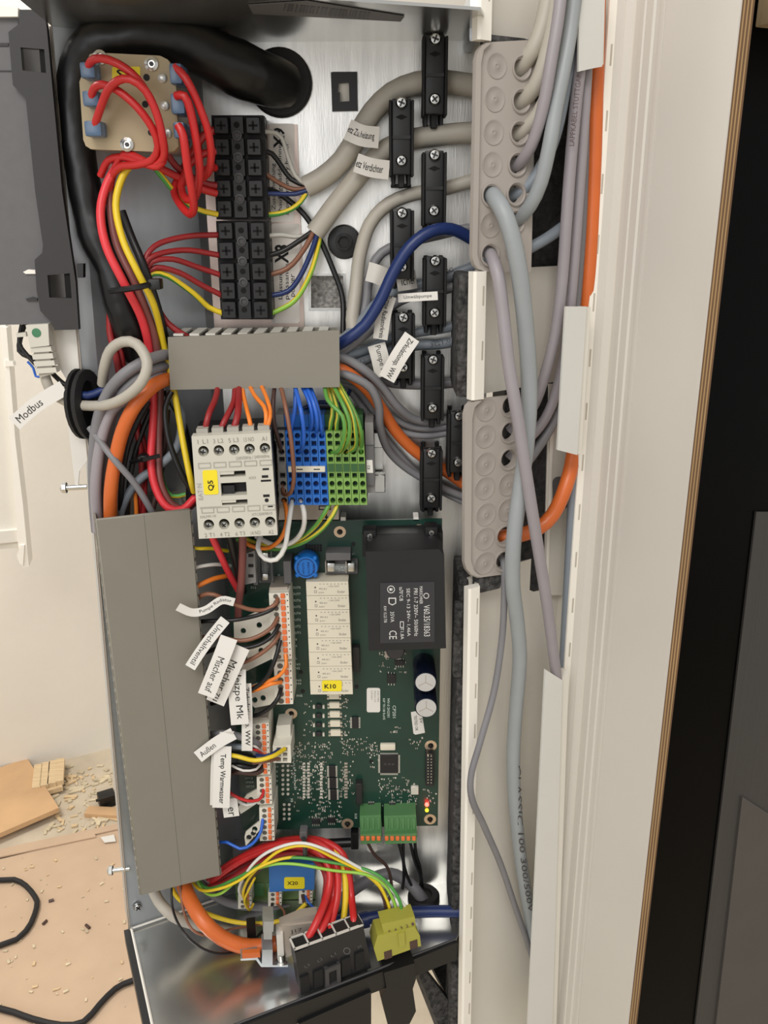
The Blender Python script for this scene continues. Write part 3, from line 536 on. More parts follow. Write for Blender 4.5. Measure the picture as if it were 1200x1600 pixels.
tw('earth_wire', 'green yellow core of the upper mains cable', [(478, 302, 15), (470, 315, 15), (455, 327, 15), (435, 334, 16), (412, 336, 18)], 8, ['yellow', 'green'])
tw('core_wire', 'long black wire running from the strip down to the grey duct', [(412, 293, 16), (440, 305, 8), (475, 335, 8), (500, 375, 9), (520, 420, 10), (535, 465, 12), (536, 520, 18)], 9, 'black_wire')
tw('core_wire', 'white core wire of the lower mains cable', [(486, 368, 12), (460, 370, 12), (440, 367, 14), (414, 369, 18)], 7, 'cable_light')
tw('core_wire', 'black core wire of the lower mains cable', [(488, 362, 14), (465, 378, 14), (440, 393, 15), (412, 401, 18)], 8, 'black_wire')
tw('core_wire', 'brown core wire of the lower mains cable', [(490, 362, 16), (478, 385, 15), (458, 412, 15), (440, 424, 16), (416, 430, 18)], 8, 'brown')
tw('core_wire', 'blue core wire of the lower mains cable', [(496, 364, 16), (488, 390, 15), (470, 430, 15), (450, 455, 16), (418, 463, 18)], 8, 'navy')
tw('earth_wire', 'yellow green core of the lower mains cable', [(500, 366, 14), (496, 390, 13), (484, 430, 13), (460, 470, 14), (420, 492, 18)], 8, ['yellow', 'lime'])
# ------------------------------------------------------------------ vertical bundle on the left
tw('harness_wire', 'thick red harness wire running down the left side beside the sleeve', [(188, 255, 54), (168, 285, 56), (157, 330, 60), (166, 385, 64), (195, 445, 64), (222, 500, 56), (235, 560, 47), (240, 640, 45), (236, 720, 52), (244, 765, 56), (262, 793, 58), (285, 796, 56), (306, 776, 50)], 13, 'red_bright')
tw('harness_wire', 'brown harness wire between the thick red and yellow ones', [(176, 255, 52), (172, 310, 54), (182, 380, 58), (212, 445, 60), (240, 520, 50), (250, 600, 43), (248, 690, 46), (250, 750, 52), (268, 788, 54), (290, 795, 52), (304, 785, 48)], 12, 'brown_red')
tw('harness_wire', 'yellow harness wire running down to the side of the contactor', [(212, 250, 54), (192, 275, 56), (181, 320, 60), (192, 375, 64), (215, 425, 66), (240, 475, 60), (255, 535, 46), (272, 610, 44), (286, 690, 54), (297, 745, 60), (303, 768, 54)], 11, 'yellow')
tw('harness_wire', 'black harness wire to the right of the yellow one', [(190, 330, 48), (205, 370, 50), (226, 420, 54), (246, 480, 50), (262, 545, 40), (270, 590, 36)], 13, 'black_wire')
tw('harness_wire', 'dark red wire slanting into the left end of the grey duct', [(245, 480, 44), (262, 505, 44), (285, 522, 44), (300, 530, 40)], 10, 'red_dark')
tw('harness_wire', 'dark red wire beside the black sleeve at its lower end', [(172, 480, 46), (172, 520, 46), (182, 560, 48), (192, 610, 48), (215, 680, 46), (222, 740, 44), (216, 815, 42)], 11, 'red_dark')
tw('harness_wire', 'second dark red wire behind the beige cable loop', [(178, 500, 42), (190, 560, 44), (200, 620, 44), (224, 690, 42), (226, 750, 42), (224, 815, 42)], 10, 'red_dark')
t = thing('cable_tie', 'black cable tie binding the left harness to the sleeve', 'cable tie', at(210, 455, 60))
MB().tube(cat_rom([at(172, 455, 62), at(195, 452, 72), at(220, 448, 74), at(240, 443, 66)], 0.003), 0.0017, 6).build('strap', 'black_plastic', t)
mb = MB(); mb.pbox(231, 436, 250, 453, 62, 70, bev=0.001); mb.build('head', 'black_plastic', t)
# ------------------------------------------------------------------ cable clamps on the back panel
def make_clamp(px, py, label):
    c0 = at(px, py, 0); t = thing('cable_clamp', label, 'clamp', c0, 'cable clamps on the back panel')
    w, L, d = 0.0143, 0.0455, 0.026; hw = w/2
    def B(x0, z0, x1, z1, h0, h1, bev=0.0006): return MB().box(c0+Vector((x0, -h1, z0)), c0+Vector((x1, -h0, z1)), bev)
    o = B(-hw+0.0016, -L/2+0.003, hw-0.0016, L/2-0.002, 0.016, 0.0225, 0.0012); o.box(c0+Vector((-hw+0.002, -0.0236, -0.0006)), c0+Vector((hw-0.002, -0.0223, 0.0012))).build('bridge', 'black_plastic', t)
    for s in (-1, 1): B(s*hw-0.0008*s-0.0008, -L/2+0.002, s*hw-0.0008*s+0.0008, L/2-0.003, 0.010, 0.0245, 0.0004).build('side_rail', 'black_matte', t)
    for z in (L/2-0.0045, -L/2+0.0105):
        mb = MB(); screw(mb, c0+Vector((0, -0.0225, z)), P.n, 0.0034); mb.build('screw', ['bright_metal', 'dark_grey'], t)
    for s in (-1, 1): B(s*0.0046-0.0012, -L/2-0.003, s*0.0046+0.0012, -L/2+0.004, 0.003, 0.012, 0.0005).build('foot', 'black_plastic', t)
    B(-0.0018, -L/2-0.004, 0.0018, -L/2+0.006, 0.006, 0.017, 0.0005).build('tongue', 'black_matte', t)
    B(-hw+0.001, -L/2-0.0035, hw-0.001, -L/2-0.0015, 0.0, 0.008, 0.0004).build('foot_bar', 'black_plastic', t)
    for s in (-1, 1): B(s*0.0046-0.0014, -L/2, s*0.0046+0.0014, L/2-0.002, 0.0, 0.004, 0.0004).build('base_rail', 'black_plastic', t)
    a = -0.0225; mb = MB(); mb.prism([c0+Vector((x, a-0.0001, z)) for x, z in ((-0.0035, 0.011), (0, 0.0095), (0.0035, 0.011), (0, 0.0125))], [], (0, 0.0001, 0)); mb.build('moulded_mark', 'deep_black', t)
    return t
CL = [(676, 128, 'topmost black cable clamp on the back panel'), (626, 221, 'black cable clamp second from the top, over the second thick cable'), (675, 297, 'black cable clamp third from the top, over the thinner beige cable'), (627, 382, 'black cable clamp partly behind the arching blue cable'),
      (676, 452, 'black cable clamp to the right of the white flag labels, below the blue cable'), (629, 535, 'black cable clamp half covered by the Zirkulationsp flag'), (673, 597, 'black cable clamp over the single grey cable level with the duct'), (712, 680, 'black cable clamp tucked behind the edge of the lower grommet plate'), (671, 735, 'lowest black cable clamp, over the orange cable')]
c0 = None; base = None
for x, y, l in CL:
    if c0 is None: base = at(x, y, 0); c0 = make_clamp(x, y, l)
    else: dup(c0, at(x, y, 0)-base, l)
# ------------------------------------------------------------------ cables entering on the right
def cb(label, pts, w, m, fr=None, name='cable'): return wire(name, label, pts, w, m, fr, cat='cable')
a = cb('thick beige mains cable through the topmost clamp, flagged Netz Zusatzheizung', [(800, 140, 8), (735, 133, 10), (690, 127, 10), (650, 130, 10), (612, 146, 10), (582, 175, 11), (560, 210, 12), (535, 250, 12), (505, 277, 13), (478, 292, 13)], 33, 'cable_beige')
flag(a, 'paper_flag', [(543, 202, 22), (566, 212, 24), (592, 215, 23)], 31, 'etz Zu.heizung', (0.02, 0.86), 0.42, 'tape_grey', bold=0.01)
b = cb('thick beige mains cable through the second clamp, flagged Netz Verdichter', [(800, 206, 8), (735, 207, 9), (690, 211, 9), (640, 218, 9), (605, 232, 10), (575, 258, 12), (548, 290, 13), (520, 325, 13), (492, 364, 13)], 31, 'cable_beige')
flag(b, 'paper_flag', [(556, 254, 24), (580, 262, 25), (608, 266, 24)], 28, 'etz Verdichter', (0.02, 0.82), 0.4, 'tape_grey', bold=0.01)
for q, p0, p1 in ((a, (480, 292), (474, 296)), (b, (494, 360), (489, 368))): pass
cb('thinner beige cable through the third clamp down into the duct', [(800, 270, 6), (735, 283, 6), (690, 296, 6), (650, 302, 6), (608, 318, 7), (578, 350, 8), (562, 400, 9), (556, 450, 12), (550, 500, 20), (548, 530, 26), (505, 534, 24)], 21, 'cable_beige')
g1 = cb('grey cable through the fourth clamp with a pale sleeve flag', [(800, 352, 5), (735, 356, 5), (690, 366, 5), (640, 378, 5), (608, 388, 6), (588, 405, 7), (576, 440, 9), (570, 480, 12), (556, 520, 22), (535, 545, 30), (505, 549, 24)], 15, 'cable_grey')
flag(g1, 'paper_flag', [(574, 424, 18), (588, 428, 20), (602, 434, 18)], 29, None, m='tape_grey')
cb('navy blue cable arching in front of the grey cables into the duct', [(780, 400, 18), (735, 372, 22), (705, 358, 28), (672, 362, 33), (640, 386, 36), (615, 425, 36), (594, 470, 36), (570, 508, 36), (545, 528, 36), (525, 540, 32), (505, 544, 24)], 19, 'navy')
g2 = cb('upper grey cable through the clamp right of the flags', [(800, 400, 5), (735, 418, 5), (695, 434, 5), (650, 446, 6), (615, 456, 8), (585, 478, 12), (558, 510, 22), (525, 540, 30), (505, 544, 24)], 17, 'cable_slate')
flag(g2, 'paper_flag', [(650, 436, 14), (640, 438, 18), (620, 441, 19)], 28, 'icher', (0.1, 0.8), 0.45, 'tape_grey', flip=True)
flag(g2, 'paper_flag', [(622, 466, 24), (650, 464, 27), (684, 462, 30)], 13, 'Umwälzpumpe', (0.15, 0.85), 0.5, 'tape')
g3 = cb('lower grey cable through the clamp right of the flags', [(800, 425, 5), (735, 440, 5), (695, 452, 5), (650, 460, 6), (612, 478, 9), (590, 505, 14), (560, 530, 24), (525, 555, 30), (505, 559, 24)], 16, 'cable_grey')
flag(g3, 'paper_flag', [(608, 462, 27), (600, 490, 29), (594, 530, 30)], 23, 'Pumpe Radiatorkreis', (0.0, 0.97), 0.42, 'tape_grey', bold=0.01)
g4 = cb('upper grey cable through the clamp under the Zirkulationsp flag', [(800, 478, 5), (735, 498, 5), (700, 512, 6), (650, 520, 7), (610, 530, 10), (575, 545, 18), (525, 560, 28), (505, 564, 24)], 15, 'cable_slate')
g5 = cb('lower grey cable through the clamp under the Zirkulationsp flag', [(800, 505, 5), (735, 520, 5), (700, 536, 6), (650, 540, 7), (610, 548, 10), (570, 562, 18), (525, 578, 26), (505, 582, 24)], 16, 'cable_slate')
flag(g5, 'paper_flag', [(588, 538, 26), (594, 560, 28), (600, 588, 28)], 28, 'Pumpe M', (0.05, 0.9), 0.4, 'tape_grey')
flag(g5, 'paper_flag', [(644, 526, 34), (624, 556, 36), (604, 592, 34)], 27, 'Zirkulationsp. WW', (0.05, 0.96), 0.42, 'tape', bold=0.01)
cb('single grey cable through the clamp level with the grey duct', [(800, 575, 5), (735, 592, 5), (700, 599, 6), (650, 601, 6), (612, 598, 8), (590, 590, 12), (560, 585, 20), (525, 582, 26), (505, 586, 24)], 16, 'cable_grey')
def cx(label, pts, w, m): return cb(label, pts, w, m)
cx('grey cable leaving the duct, bending past the Zirkulationsp flag to the far clamp', [(505, 556, 26), (528, 558, 34), (545, 563, 34), (572, 580, 32), (598, 606, 26), (622, 636, 20), (650, 656, 12), (690, 658, 8), (760, 640, 5)], 14, 'cable_grey')
cx('middle grey cable bending into the far clamp', [(520, 590, 20), (560, 600, 20), (588, 630, 18), (615, 654, 12), (650, 668, 8), (690, 668, 7), (760, 655, 5)], 12, 'cable_grey')
cx('bottom grey cable bending into the far clamp', [(520, 596, 16), (556, 606, 16), (584, 640, 14), (612, 668, 9), (650, 680, 7), (690, 678, 6), (760, 664, 5)], 12, 'cable_grey')
cx('orange cable leaving the duct down to the lowest clamp', [(505, 570, 26), (528, 576, 34), (545, 584, 34), (574, 608, 28), (598, 642, 20), (620, 676, 14), (650, 706, 10), (690, 732, 8), (760, 780, 6)], 19, 'orange')
cx('grey cable hanging beside the orange one to the lowest clamp', [(505, 578, 26), (528, 582, 36), (548, 588, 38), (578, 605, 36), (592, 635, 32), (594, 668, 26), (608, 705, 16), (640, 735, 10), (690, 762, 8), (760, 790, 6)], 13, 'cable_grey')
cx('rear grey cable below the orange one', [(530, 590, 12), (556, 622, 12), (590, 668, 10), (620, 706, 7), (650, 738, 5), (690, 768, 5), (760, 800, 5)], 11, 'cable_grey')
# ------------------------------------------------------------------ horizontal slotted duct
t = thing('horizontal_wiring_duct', 'short horizontal grey slotted wiring duct across the upper middle', 'wiring duct', at(397, 608, 30))
HD = Frame(at(397, 560, 50), 1.5)
MB().pprism([(262, 527), (530, 516), (531, 605), (266, 609)], -2.2, 0, HD).build('cover', 'duct_grey', t)
u0, u1, z0, z1 = HD.rect(265, 520, 530, 607, 0); HM = HD.M()
MB().box((u0+0.002, -0.034, z0+0.002), (u1-0.002, -0.0325, z1-0.001), 0, HM).build('back_plate', 'duct_grey', t)
n = 10; sp = (u1-u0-0.006)/n
for i in range(n):
    a = u0+0.003+i*sp
    for z in (z1-0.0016, z0+0.0004): MB().box((a, -0.033, z), (a+sp*0.6, -0.002, z+0.0012), 0, HM).build('comb_tooth', 'comb_light', t)
# ------------------------------------------------------------------ cables at the left of the duct
def lc(label, pts, w, m, name='cable', cat='cable'): return wire(name, label, pts, w, m, cat=cat)
lc('upper grey cable leaving the left end of the horizontal duct', [(285, 548, 40), (262, 553, 44), (230, 563, 60), (195, 584, 66), (168, 615, 62), (152, 660, 58), (146, 720, 54), (147, 780, 52), (151, 830, 50)], 18, 'cable_grey')
lc('middle grey cable leaving the left end of the horizontal duct', [(285, 566, 38), (262, 570, 42), (228, 582, 58), (200, 604, 62), (178, 640, 56), (166, 690, 50), (162, 760, 48), (164, 830, 48)], 17, 'cable_grey')
lc('lower mauve cable leaving the left end of the horizontal duct', [(285, 582, 36), (262, 584, 40), (232, 596, 57), (204, 620, 60), (176, 640, 58), (158, 690, 58), (150, 760, 58), (154, 830, 54)], 18, 'cable_mauve')
lc('orange cable curving from the horizontal duct into the tall duct', [(285, 588, 36), (262, 592, 44), (238, 604, 62), (212, 632, 66), (192, 672, 64), (180, 720, 62), (173, 770, 62), (173, 835, 56)], 22, 'orange')
lc('blue cable passing through the oval grommet', [(230, 590, 46), (190, 600, 50), (160, 610, 52), (138, 618, 52), (110, 612, 50)], 13, 'navy')
lc('slim grey cable crossing diagonally in front of the orange cable', [(140, 668, 56), (155, 688, 60), (180, 720, 66), (210, 755, 64), (232, 790, 60), (245, 815, 56)], 11, 'cable_grey')
lc('grey cable curling below the left end of the horizontal duct', [(262, 600, 38), (276, 630, 40), (284, 660, 42), (276, 700, 44), (248, 728, 46), (215, 752, 48), (192, 790, 50), (184, 830, 50)], 14, 'cable_slate')
lc('black wire looping to the left side of the contactor', [(268, 612, 48), (258, 636, 52), (262, 680, 56), (275, 720, 58), (290, 752, 58), (303, 770, 52)], 9, 'black_wire', 'black_wire', 'wire')
lc('black wire left of the thick red harness wire', [(232, 628, 48), (212, 665, 50), (198, 705, 52), (190, 760, 52), (188, 830, 50)], 9, 'black_wire', 'black_wire', 'wire')
lc('second black wire left of the thick red harness wire', [(236, 640, 44), (220, 680, 46), (206, 730, 48), (200, 780, 48), (198, 830, 48)], 9, 'black_wire', 'black_wire', 'wire')
lc('brown wire behind the thick red harness wire', [(262, 640, 36), (256, 700, 38), (250, 750, 40), (240, 790, 42), (230, 830, 44)], 9, 'brown_dark', 'brown_wire', 'wire')
lc('black wire behind the yellow one above the contactor', [(258, 610, 34), (285, 660, 36), (296, 720, 36), (296, 790, 36)], 12, 'black_wire', 'black_wire', 'wire')
lc('thin orange wire dropping into the tall duct', [(205, 745, 46), (212, 780, 46), (214, 830, 46)], 7, 'orange_thin', 'orange_wire', 'wire')
lc('green yellow wire curving beside the tall duct top', [(248, 700, 44), (254, 750, 46), (268, 775, 48), (290, 772, 46)], 7, ['yellow', 'green'], 'earth_wire', 'wire')
t = thing('cable_tie', 'black cable tie head behind the thick red harness wire', 'cable tie', at(222, 722, 52))
MB().pbox(214, 712, 230, 722, 50, 58, bev=0.0008).build('head', 'black_plastic', t); MB().tube([at(205, 722, 50), at(225, 718, 60), at(250, 712, 56)], 0.0014, 6).build('strap', 'black_plastic', t)
# ------------------------------------------------------------------ tall slotted duct on the splayed side panel
VD = Frame(at(220, 1400, 80), 20)
t = thing('vertical_wiring_duct', 'tall grey slotted wiring duct standing on the left of the circuit board', 'wiring duct', VD.pt(280, 1384, 0))
u0, u1 = VD.uz(VD.pt(220, 1400))[0], VD.uz(VD.pt(345, 1368))[0]; z0, z1 = VD.uz(VD.pt(220, 1400))[1], VD.uz(VD.pt(147, 812))[1]; VM = VD.M()
MB().box((u0, -0.0022, z0), (u1, 0, z1), 0.0006, VM).build('cover', 'duct_grey', t)
um = u0+(u1-u0)*0.5; MB().box((um-0.00012, -0.0001, z0+0.0004), (um+0.00012, 0.00008, z1-0.0004), 0, VM).build('cover_crease', 'duct_crease', t)
MB().box((u0+0.002, -0.042, z0), (u1-0.002, -0.0405, z1), 0, VM).build('back_plate', 'duct_grey', t)
n = 34; sp = (z1-z0)/n
for i in range(n):
    a = z0+i*sp
    for s, u in ((0, u0-0.0008), (1, u1-0.0006)): MB().box((u, -0.041, a), (u+0.0014, -0.0015, a+sp*0.68), 0, VM).build('comb_tooth', 'duct_grey', t)
# ------------------------------------------------------------------ white trunking, grommet plates, board on the right
T = Frame(at(733, 800, 58), 28)
# base of the trunking, one continuous back, and board
ub = T.uz(T.pt(935, 800, 8))[0]
def tloc(u, h, z): return T.o + T.u*u + T.n*(h/1000) + Vector((0, 0, z))
ZT, ZB = 0.44, -0.62
def tvert(name, prof, za, zb, m, parent=None, lean=0.0):   # profile (u mm, h mm) swept vertically
    mb = MB(); up = [tloc(u/1000-lean*za, h, za) for u, h in prof]; dn = [tloc(u/1000-lean*zb, h, zb) for u, h in prof]
    vs = [mb.bm.verts.new(p) for p in up+dn]; n = len(prof)
    for i in range(n): mb.bm.faces.new((vs[i], vs[(i+1) % n], vs[n+(i+1) % n], vs[n+i]))
    mb.bm.faces.new(vs[:n][::-1]); mb.bm.faces.new(vs[n:]); return mb.build(name, m, parent, 25)
U = ub*1000
t = thing('partition_board', 'tall white laminated board with a bare plywood front edge on the right', 'board', tloc(ub, 40, ZB))
tvert('laminate_face', [(U, -60), (U, 80), (U+1, 80), (U+1, -60)], ZT, ZB, 'board_white', t)
for i in range(7): tvert('ply_layer', [(U+1+i*1.25, -60), (U+1+i*1.25, 80-0.15*(i % 2)), (U+2.25+i*1.25, 80-0.15*(i % 2)), (U+2.25+i*1.25, -60)], ZT, ZB, 'ply_dark' if i % 2 == 0 else 'ply_light', t)
# right wall profile of the trunking fixed to the board
t = thing('trunking_right_profile', 'slotted white trunking profile running down the left face of the board', 'trunking', tloc(ub, 0, ZB))
tvert('wall', [(U-1.6, -40), (U-1.6, 9), (U-0.1, 9), (U-0.1, -40)], ZT, ZB, 'pvc_white', t)
tvert('rim', [(U-14.6, 0.6), (U-14.6, 1.8), (U-10.2, 3), (U-10.2, 1.8)], ZT, ZB, 'pvc_rim', t)
tvert('shoulder', [(U-10.2, 1.8), (U-10.2, 2.8), (U-6, 4.6), (U-5.7, 5.2), (U-1.6, 8), (U-1.6, 5.5)], ZT, ZB, 'board_white', t)
tvert('lid_groove', [(U-1.6, 9), (U-1.6, 13), (U-2.1, 13.6), (U-2.1, 16), (U-1.3, 16.6), (U-1.3, 22), (U-0.1, 23), (U-0.1, 9)], ZT, ZB, 'board_white', t)
tvert('lid_ridge', [(U-0.4, 26), (U-0.7, 28), (U-0.4, 30), (U-0.1, 30), (U-0.1, 26)], ZT, ZB, 'board_white', t)
z = 0.40; i = 0
while z > -0.5:
    mb = MB(); mb.prism([tloc((U-12.3)/1000, 2.52, z), tloc((U-11.2)/1000, 2.82, z), tloc((U-11.2)/1000, 2.82, z-0.011), tloc((U-12.3)/1000, 2.52, z-0.011)], [], -T.n*0.0006); mb.build('rim_slot', 'slot_shadow', t); z -= 0.034
# left trunking pieces between / beside the grommet plates
LEAN = 0.012
def left_piece(za, zb, label, rear=True):
    t = thing('trunking_piece', label, 'trunking', tloc(0, 0, zb))
    tvert('rim', [(-1, -3), (-1, 2), (0.5, 3), (7.6, 2.3), (8.4, 0.5), (8.4, -3)], za, zb, 'pvc_rim', t, LEAN)
    tvert('step', [(8.4, -3), (8.4, -0.8), (9.4, -1.4), (9.8, -3.6), (11.8, -4), (12.4, -7.4), (15, -9), (15, -12), (10, -12)], za, zb, 'pvc_white', t, LEAN)
    if rear: tvert('base', [(9, -12), (9, -14), (U-1.6, -27), (U-1.6, -25), (15, -11.6), (15, -12)], za, zb, 'pvc_white', t, 0)
    z = za-0.008
    while z-0.012 > zb:
        mb = MB(); l = lambda z: -LEAN*z
        mb.prism([tloc(0.0052+l(z), 2.62, z), tloc(0.0064+l(z), 2.52, z), tloc(0.0064+l(z), 2.52, z-0.011), tloc(0.0052+l(z), 2.62, z-0.011)], [], -T.n*0.0004); mb.build('rim_slot', 'slot_shadow', t); z -= 0.031
zz = lambda x, y: T.uz(T.pt(x, y, 2))[1]
left_piece(0.42, zz(750, 62), 'short white trunking piece above the upper grommet plate')
left_piece(zz(750, 424), zz(750, 624), 'white trunking piece between the two grommet plates')
left_piece(zz(740, 918), ZB, 'long white trunking piece below the lower grommet plate')
# grommet plates
def grommet_plate(outline, rows_l, rows_r, label, openR, openL, zlo):
    t = thing('grommet_plate', label, 'grommet plate', T.pt(770, zlo, 0))
    holes = [circ(x, y, 12, 14.5, 16) for x, y in openR+openL]
    MB().pprism(outline, -2.5, 0, T, holes=holes).build('plate', 'grommet_grey', t)
    xs = [p[0] for p in outline]
    for x, y in rows_l+rows_r:
        if (x, y) in openR or (x, y) in openL: continue
        c = T.pt(x, y, 0); r = 18.5*mpp(c)
        MB().lathe(c, T.n, [(r*1.04, -0.0004), (r, 0.0004), (r*0.94, 0.0004), (r*0.86, 0.00005), (r*0.3, 0.00012), (r*0.22, 0.0004), (r*0.14, 0.0004), (r*0.11, 0.00015), (0, 0.00015)], 28).build('membrane', 'grommet_mark', t)
    for x, y in openR+openL:
        c = T.pt(x, y, 0); r = 18.5*mpp(c)
        MB().lathe(c, T.n, [(r, -0.0004), (r, 0.0008), (r*0.9, 0.001), (r*0.78, 0.0004), (r*0.72, -0.004)], 28).build('hole_collar', 'grommet_mark', t)
    return t
L1 = [(776, 103), (773, 155), (771, 207), (769, 257), (767, 305), (766, 352), (765, 398)]
R1 = [(815, 106), (814, 158), (811, 208), (808, 257), (806, 303), (805, 347), (804, 392)]
o1 = [(760, 66), (835, 62), (838, 80), (830, 425), (758, 425), (747, 421), (740, 413), (737, 400), (743, 94), (746, 80), (752, 71)]
t1 = grommet_plate(o1, L1, R1, 'upper grey grommet plate with two columns of round membranes', R1[:6], [L1[4], L1[6]], 425)
MB().pprism([(760, 67), (768, 67), (756, 78), (752, 98), (746, 398), (750, 414), (762, 424), (757, 424), (747, 420), (741, 412), (738, 400), (744, 94), (747, 81), (753, 72)], 0, 2.2, T).build('raised_edge', 'grommet_grey', t1)
L2 = [(759, 640), (758, 682), (758, 725), (757, 763), (759, 804), (757, 842), (757, 880)]
R2 = [(797, 634), (796, 675), (795, 717), (794, 757), (793, 797), (789, 837), (787, 876)]
o2 = [(745, 624), (800, 618), (812, 625), (806, 895), (746, 903), (735, 899), (728, 890), (725, 878), (726, 648), (729, 635), (735, 628)]
t2 = grommet_plate(o2, L2, R2, 'lower grey grommet plate with two columns of round membranes', [R2[1], R2[2], R2[5], R2[6], R2[0]], [], 903)
MB().pprism([(745, 626), (753, 626), (742, 636), (738, 655), (736, 876), (741, 892), (751, 901), (745, 901), (736, 897), (729, 889), (726, 878), (727, 649), (730, 636), (736, 630)], 0, 2.2, T).build('raised_edge', 'grommet_grey', t2)
foam('foam_block', 826, 60, 905, 430, -34, -24, 'dark felt strip behind the cables right of the upper grommet plate', 'foam_dark', T)
foam('foam_block', 800, 600, 880, 925, -34, -20, 'dark felt strip right of the lower grommet plate', 'foam_dark', T)
foam('foam_edge', 748, 898, 785, 925, -10, -1, 'rough foam edge below the lower grommet plate', 'foam', T)
foam('foam_edge', 762, 55, 830, 78, -12, -3, 'rough foam edge above the upper grommet plate', 'foam', T)
# metal plate with screw hole seen in the gap, and retaining covers
t = thing('fixing_bracket', 'white slotted fixing rail behind the lower orange cable', 'rail', T.pt(875, 900, -24))
MB().pprism([(858, 600), (895, 600), (885, 930), (850, 930)], -24, -19, T).build('rail', 'pvc_white', t)
MB().pprism([(861, 640), (866, 640), (856, 925), (852, 925)], -19, -17.5, T).build('rib', 'pvc_rim', t)
MB().pprism(rr(864, 745, 889, 795, 9), -19, -18.4, T).build('oblong_hole', 'unit_grey', t)
def cover(front, side, h, label):
    t = thing('retaining_cover', label, 'cover', T.pt(*front[-1], h))
    MB().pprism(front, h-1.4, h, T).build('front_face', 'pvc_cool', t)
    MB().pprism(side, h-9, h-1.5, T).build('return_edge', 'pvc_white', t)
cover([(884, 479), (917, 479), (902, 711), (871, 703)], [(917, 480), (923, 480), (908, 709), (902, 710)], 17, 'pale angled cover clip over the cables beside the board')
cover([(905, -30), (946, -30), (941, 104), (925, 107), (904, 112)], [(941, -30), (946, -30), (943, 100), (939, 104)], 15, 'translucent white cover piece over the cables at the top right')
cover([(852, 1046), (879, 1063), (862, 1640), (823, 1640)], [(879, 1062), (889, 1050), (868, 1640), (860, 1640)], 14, 'long white angled cover strip at the lower right of the trunking')
# ------------------------------------------------------------------ cables outside, in the trunking
def xc(label, pts, w, m): return wire('cable', label, pts, w, m, T, cat='cable')
xc('beige cable from the topmost right hole of the upper plate', [(790, 112, -14), (812, 106, -6), (832, 80, 2), (848, 40, 4), (858, -10, 4), (864, -40, 4)], 27, 'cable_beige')
xc('beige cable from the second right hole of the upper plate', [(790, 166, -14), (812, 160, -6), (836, 136, 4), (852, 95, 8), (864, 40, 8), (872, -40, 6)], 26, 'cable_beige')
xc('beige cable from the third right hole of the upper plate', [(790, 214, -14), (810, 210, -6), (832, 190, 2), (850, 160, 6), (868, 110, 4), (880, 40, 2), (886, -40, 2)], 22, 'cable_beige')
xc('mauve cable from the fourth right hole of the upper plate', [(790, 264, -14), (808, 258, -4), (826, 236, 6), (840, 200, 12), (852, 150, 16), (862, 90, 18), (872, 30, 18), (880, -40, 16)], 19, 'cable_mauve')
xc('blue-grey cable from the fifth right hole of the upper plate', [(790, 308, -14), (808, 303, -6), (830, 285, 0), (852, 250, 4), (870, 200, 6), (885, 120, 6), (895, 40, 6), (900, -40, 6)], 20, 'cable_slate')
xc('thick pale blue cable from the sixth right hole rising to the top', [(790, 352, -14), (808, 344, -4), (828, 322, 6), (845, 285, 12), (858, 230, 16), (868, 170, 16), (880, 110, 16), (892, 40, 14), (902, -40, 14)], 23, 'cable_blue')
bl = xc('thick pale blue cable hanging from the upper plate past both plates', [(758, 296, -12), (768, 304, -3), (782, 322, 8), (798, 362, 14), (812, 430, 16), (822, 520, 14), (827, 610, 12), (823, 690, 12), (812, 770, 14), (803, 840, 14), (801, 910, 12), (808, 970, 8), (812, 1030, 4), (806, 1110, 0), (802, 1180, -2), (804, 1250, -3), (812, 1330, -4), (824, 1410, -5), (836, 1480, -6), (850, 1560, -8)], 24, 'cable_blue')
xc('mauve cable crossing from the lowest left hole of the upper plate to the right strip', [(756, 390, -12), (766, 398, -2), (778, 430, 8), (786, 490, 12), (795, 570, 17), (810, 660, 21), (822, 740, 23), (838, 840, 22), (854, 940, 18), (866, 1030, 12), (872, 1080, 6)], 20, 'cable_mauve')
xc('printed grey cable running down from the top cover to the lower plate', [(912, -40, 8), (908, 80, 9), (900, 160, 9), (891, 260, 9), (884, 360, 8), (878, 440, 6), (868, 520, 4), (850, 590, 0), (830, 640, -4), (796, 674, -12)], 18, 'cable_mauve')
xc('grey cable beside the printed one going behind the angled cover clip', [(922, -40, 4), (916, 120, 5), (910, 220, 5), (903, 320, 5), (896, 420, 4), (886, 520, 0), (872, 600, -4), (848, 660, -8), (795, 717, -14)], 17, 'cable_mauve')
xc('dark grey cable deepest beside the orange one at the top', [(926, 60, -4), (914, 250, -4), (906, 400, -4), (892, 540, -6), (872, 640, -10), (840, 700, -12), (795, 757, -16)], 16, 'cable_grey')
xc('short grey cable slanting from the upper plate towards the cable bundle', [(804, 400, -14), (830, 386, -8), (855, 372, -5), (885, 350, -6), (905, 330, -10)], 18, 'cable_slate')
xc('bright orange cable running down the board behind both cover pieces', [(934, -40, -2), (931, 100, -2), (929, 200, -2), (926, 320, -2), (920, 430, -2), (914, 520, -4), (904, 640, -4), (896, 710, -4), (884, 760, 2), (864, 804, 0), (840, 826, -2), (812, 836, -4), (789, 838, -8), (776, 840, -14)], 23, 'orange')
xc('slim grey cable from the lowest hole of the lower plate, bowing left', [(782, 868, -12), (787, 880, -2), (788, 930, 2), (784, 1000, 2), (772, 1080, 4), (750, 1160, 8), (736, 1212, 10), (738, 1250, 10), (756, 1290, 6), (782, 1350, 0), (806, 1420, -4), (826, 1478, -6), (842, 1530, -8)], 11, 'cable_grey')
xc('grey cable dropping behind the right rim into the lower cover strip', [(905, 640, -4), (896, 740, -2), (890, 850, -2), (884, 960, -2), (878, 1060, -2), (874, 1100, -2)], 13, 'cable_slate')
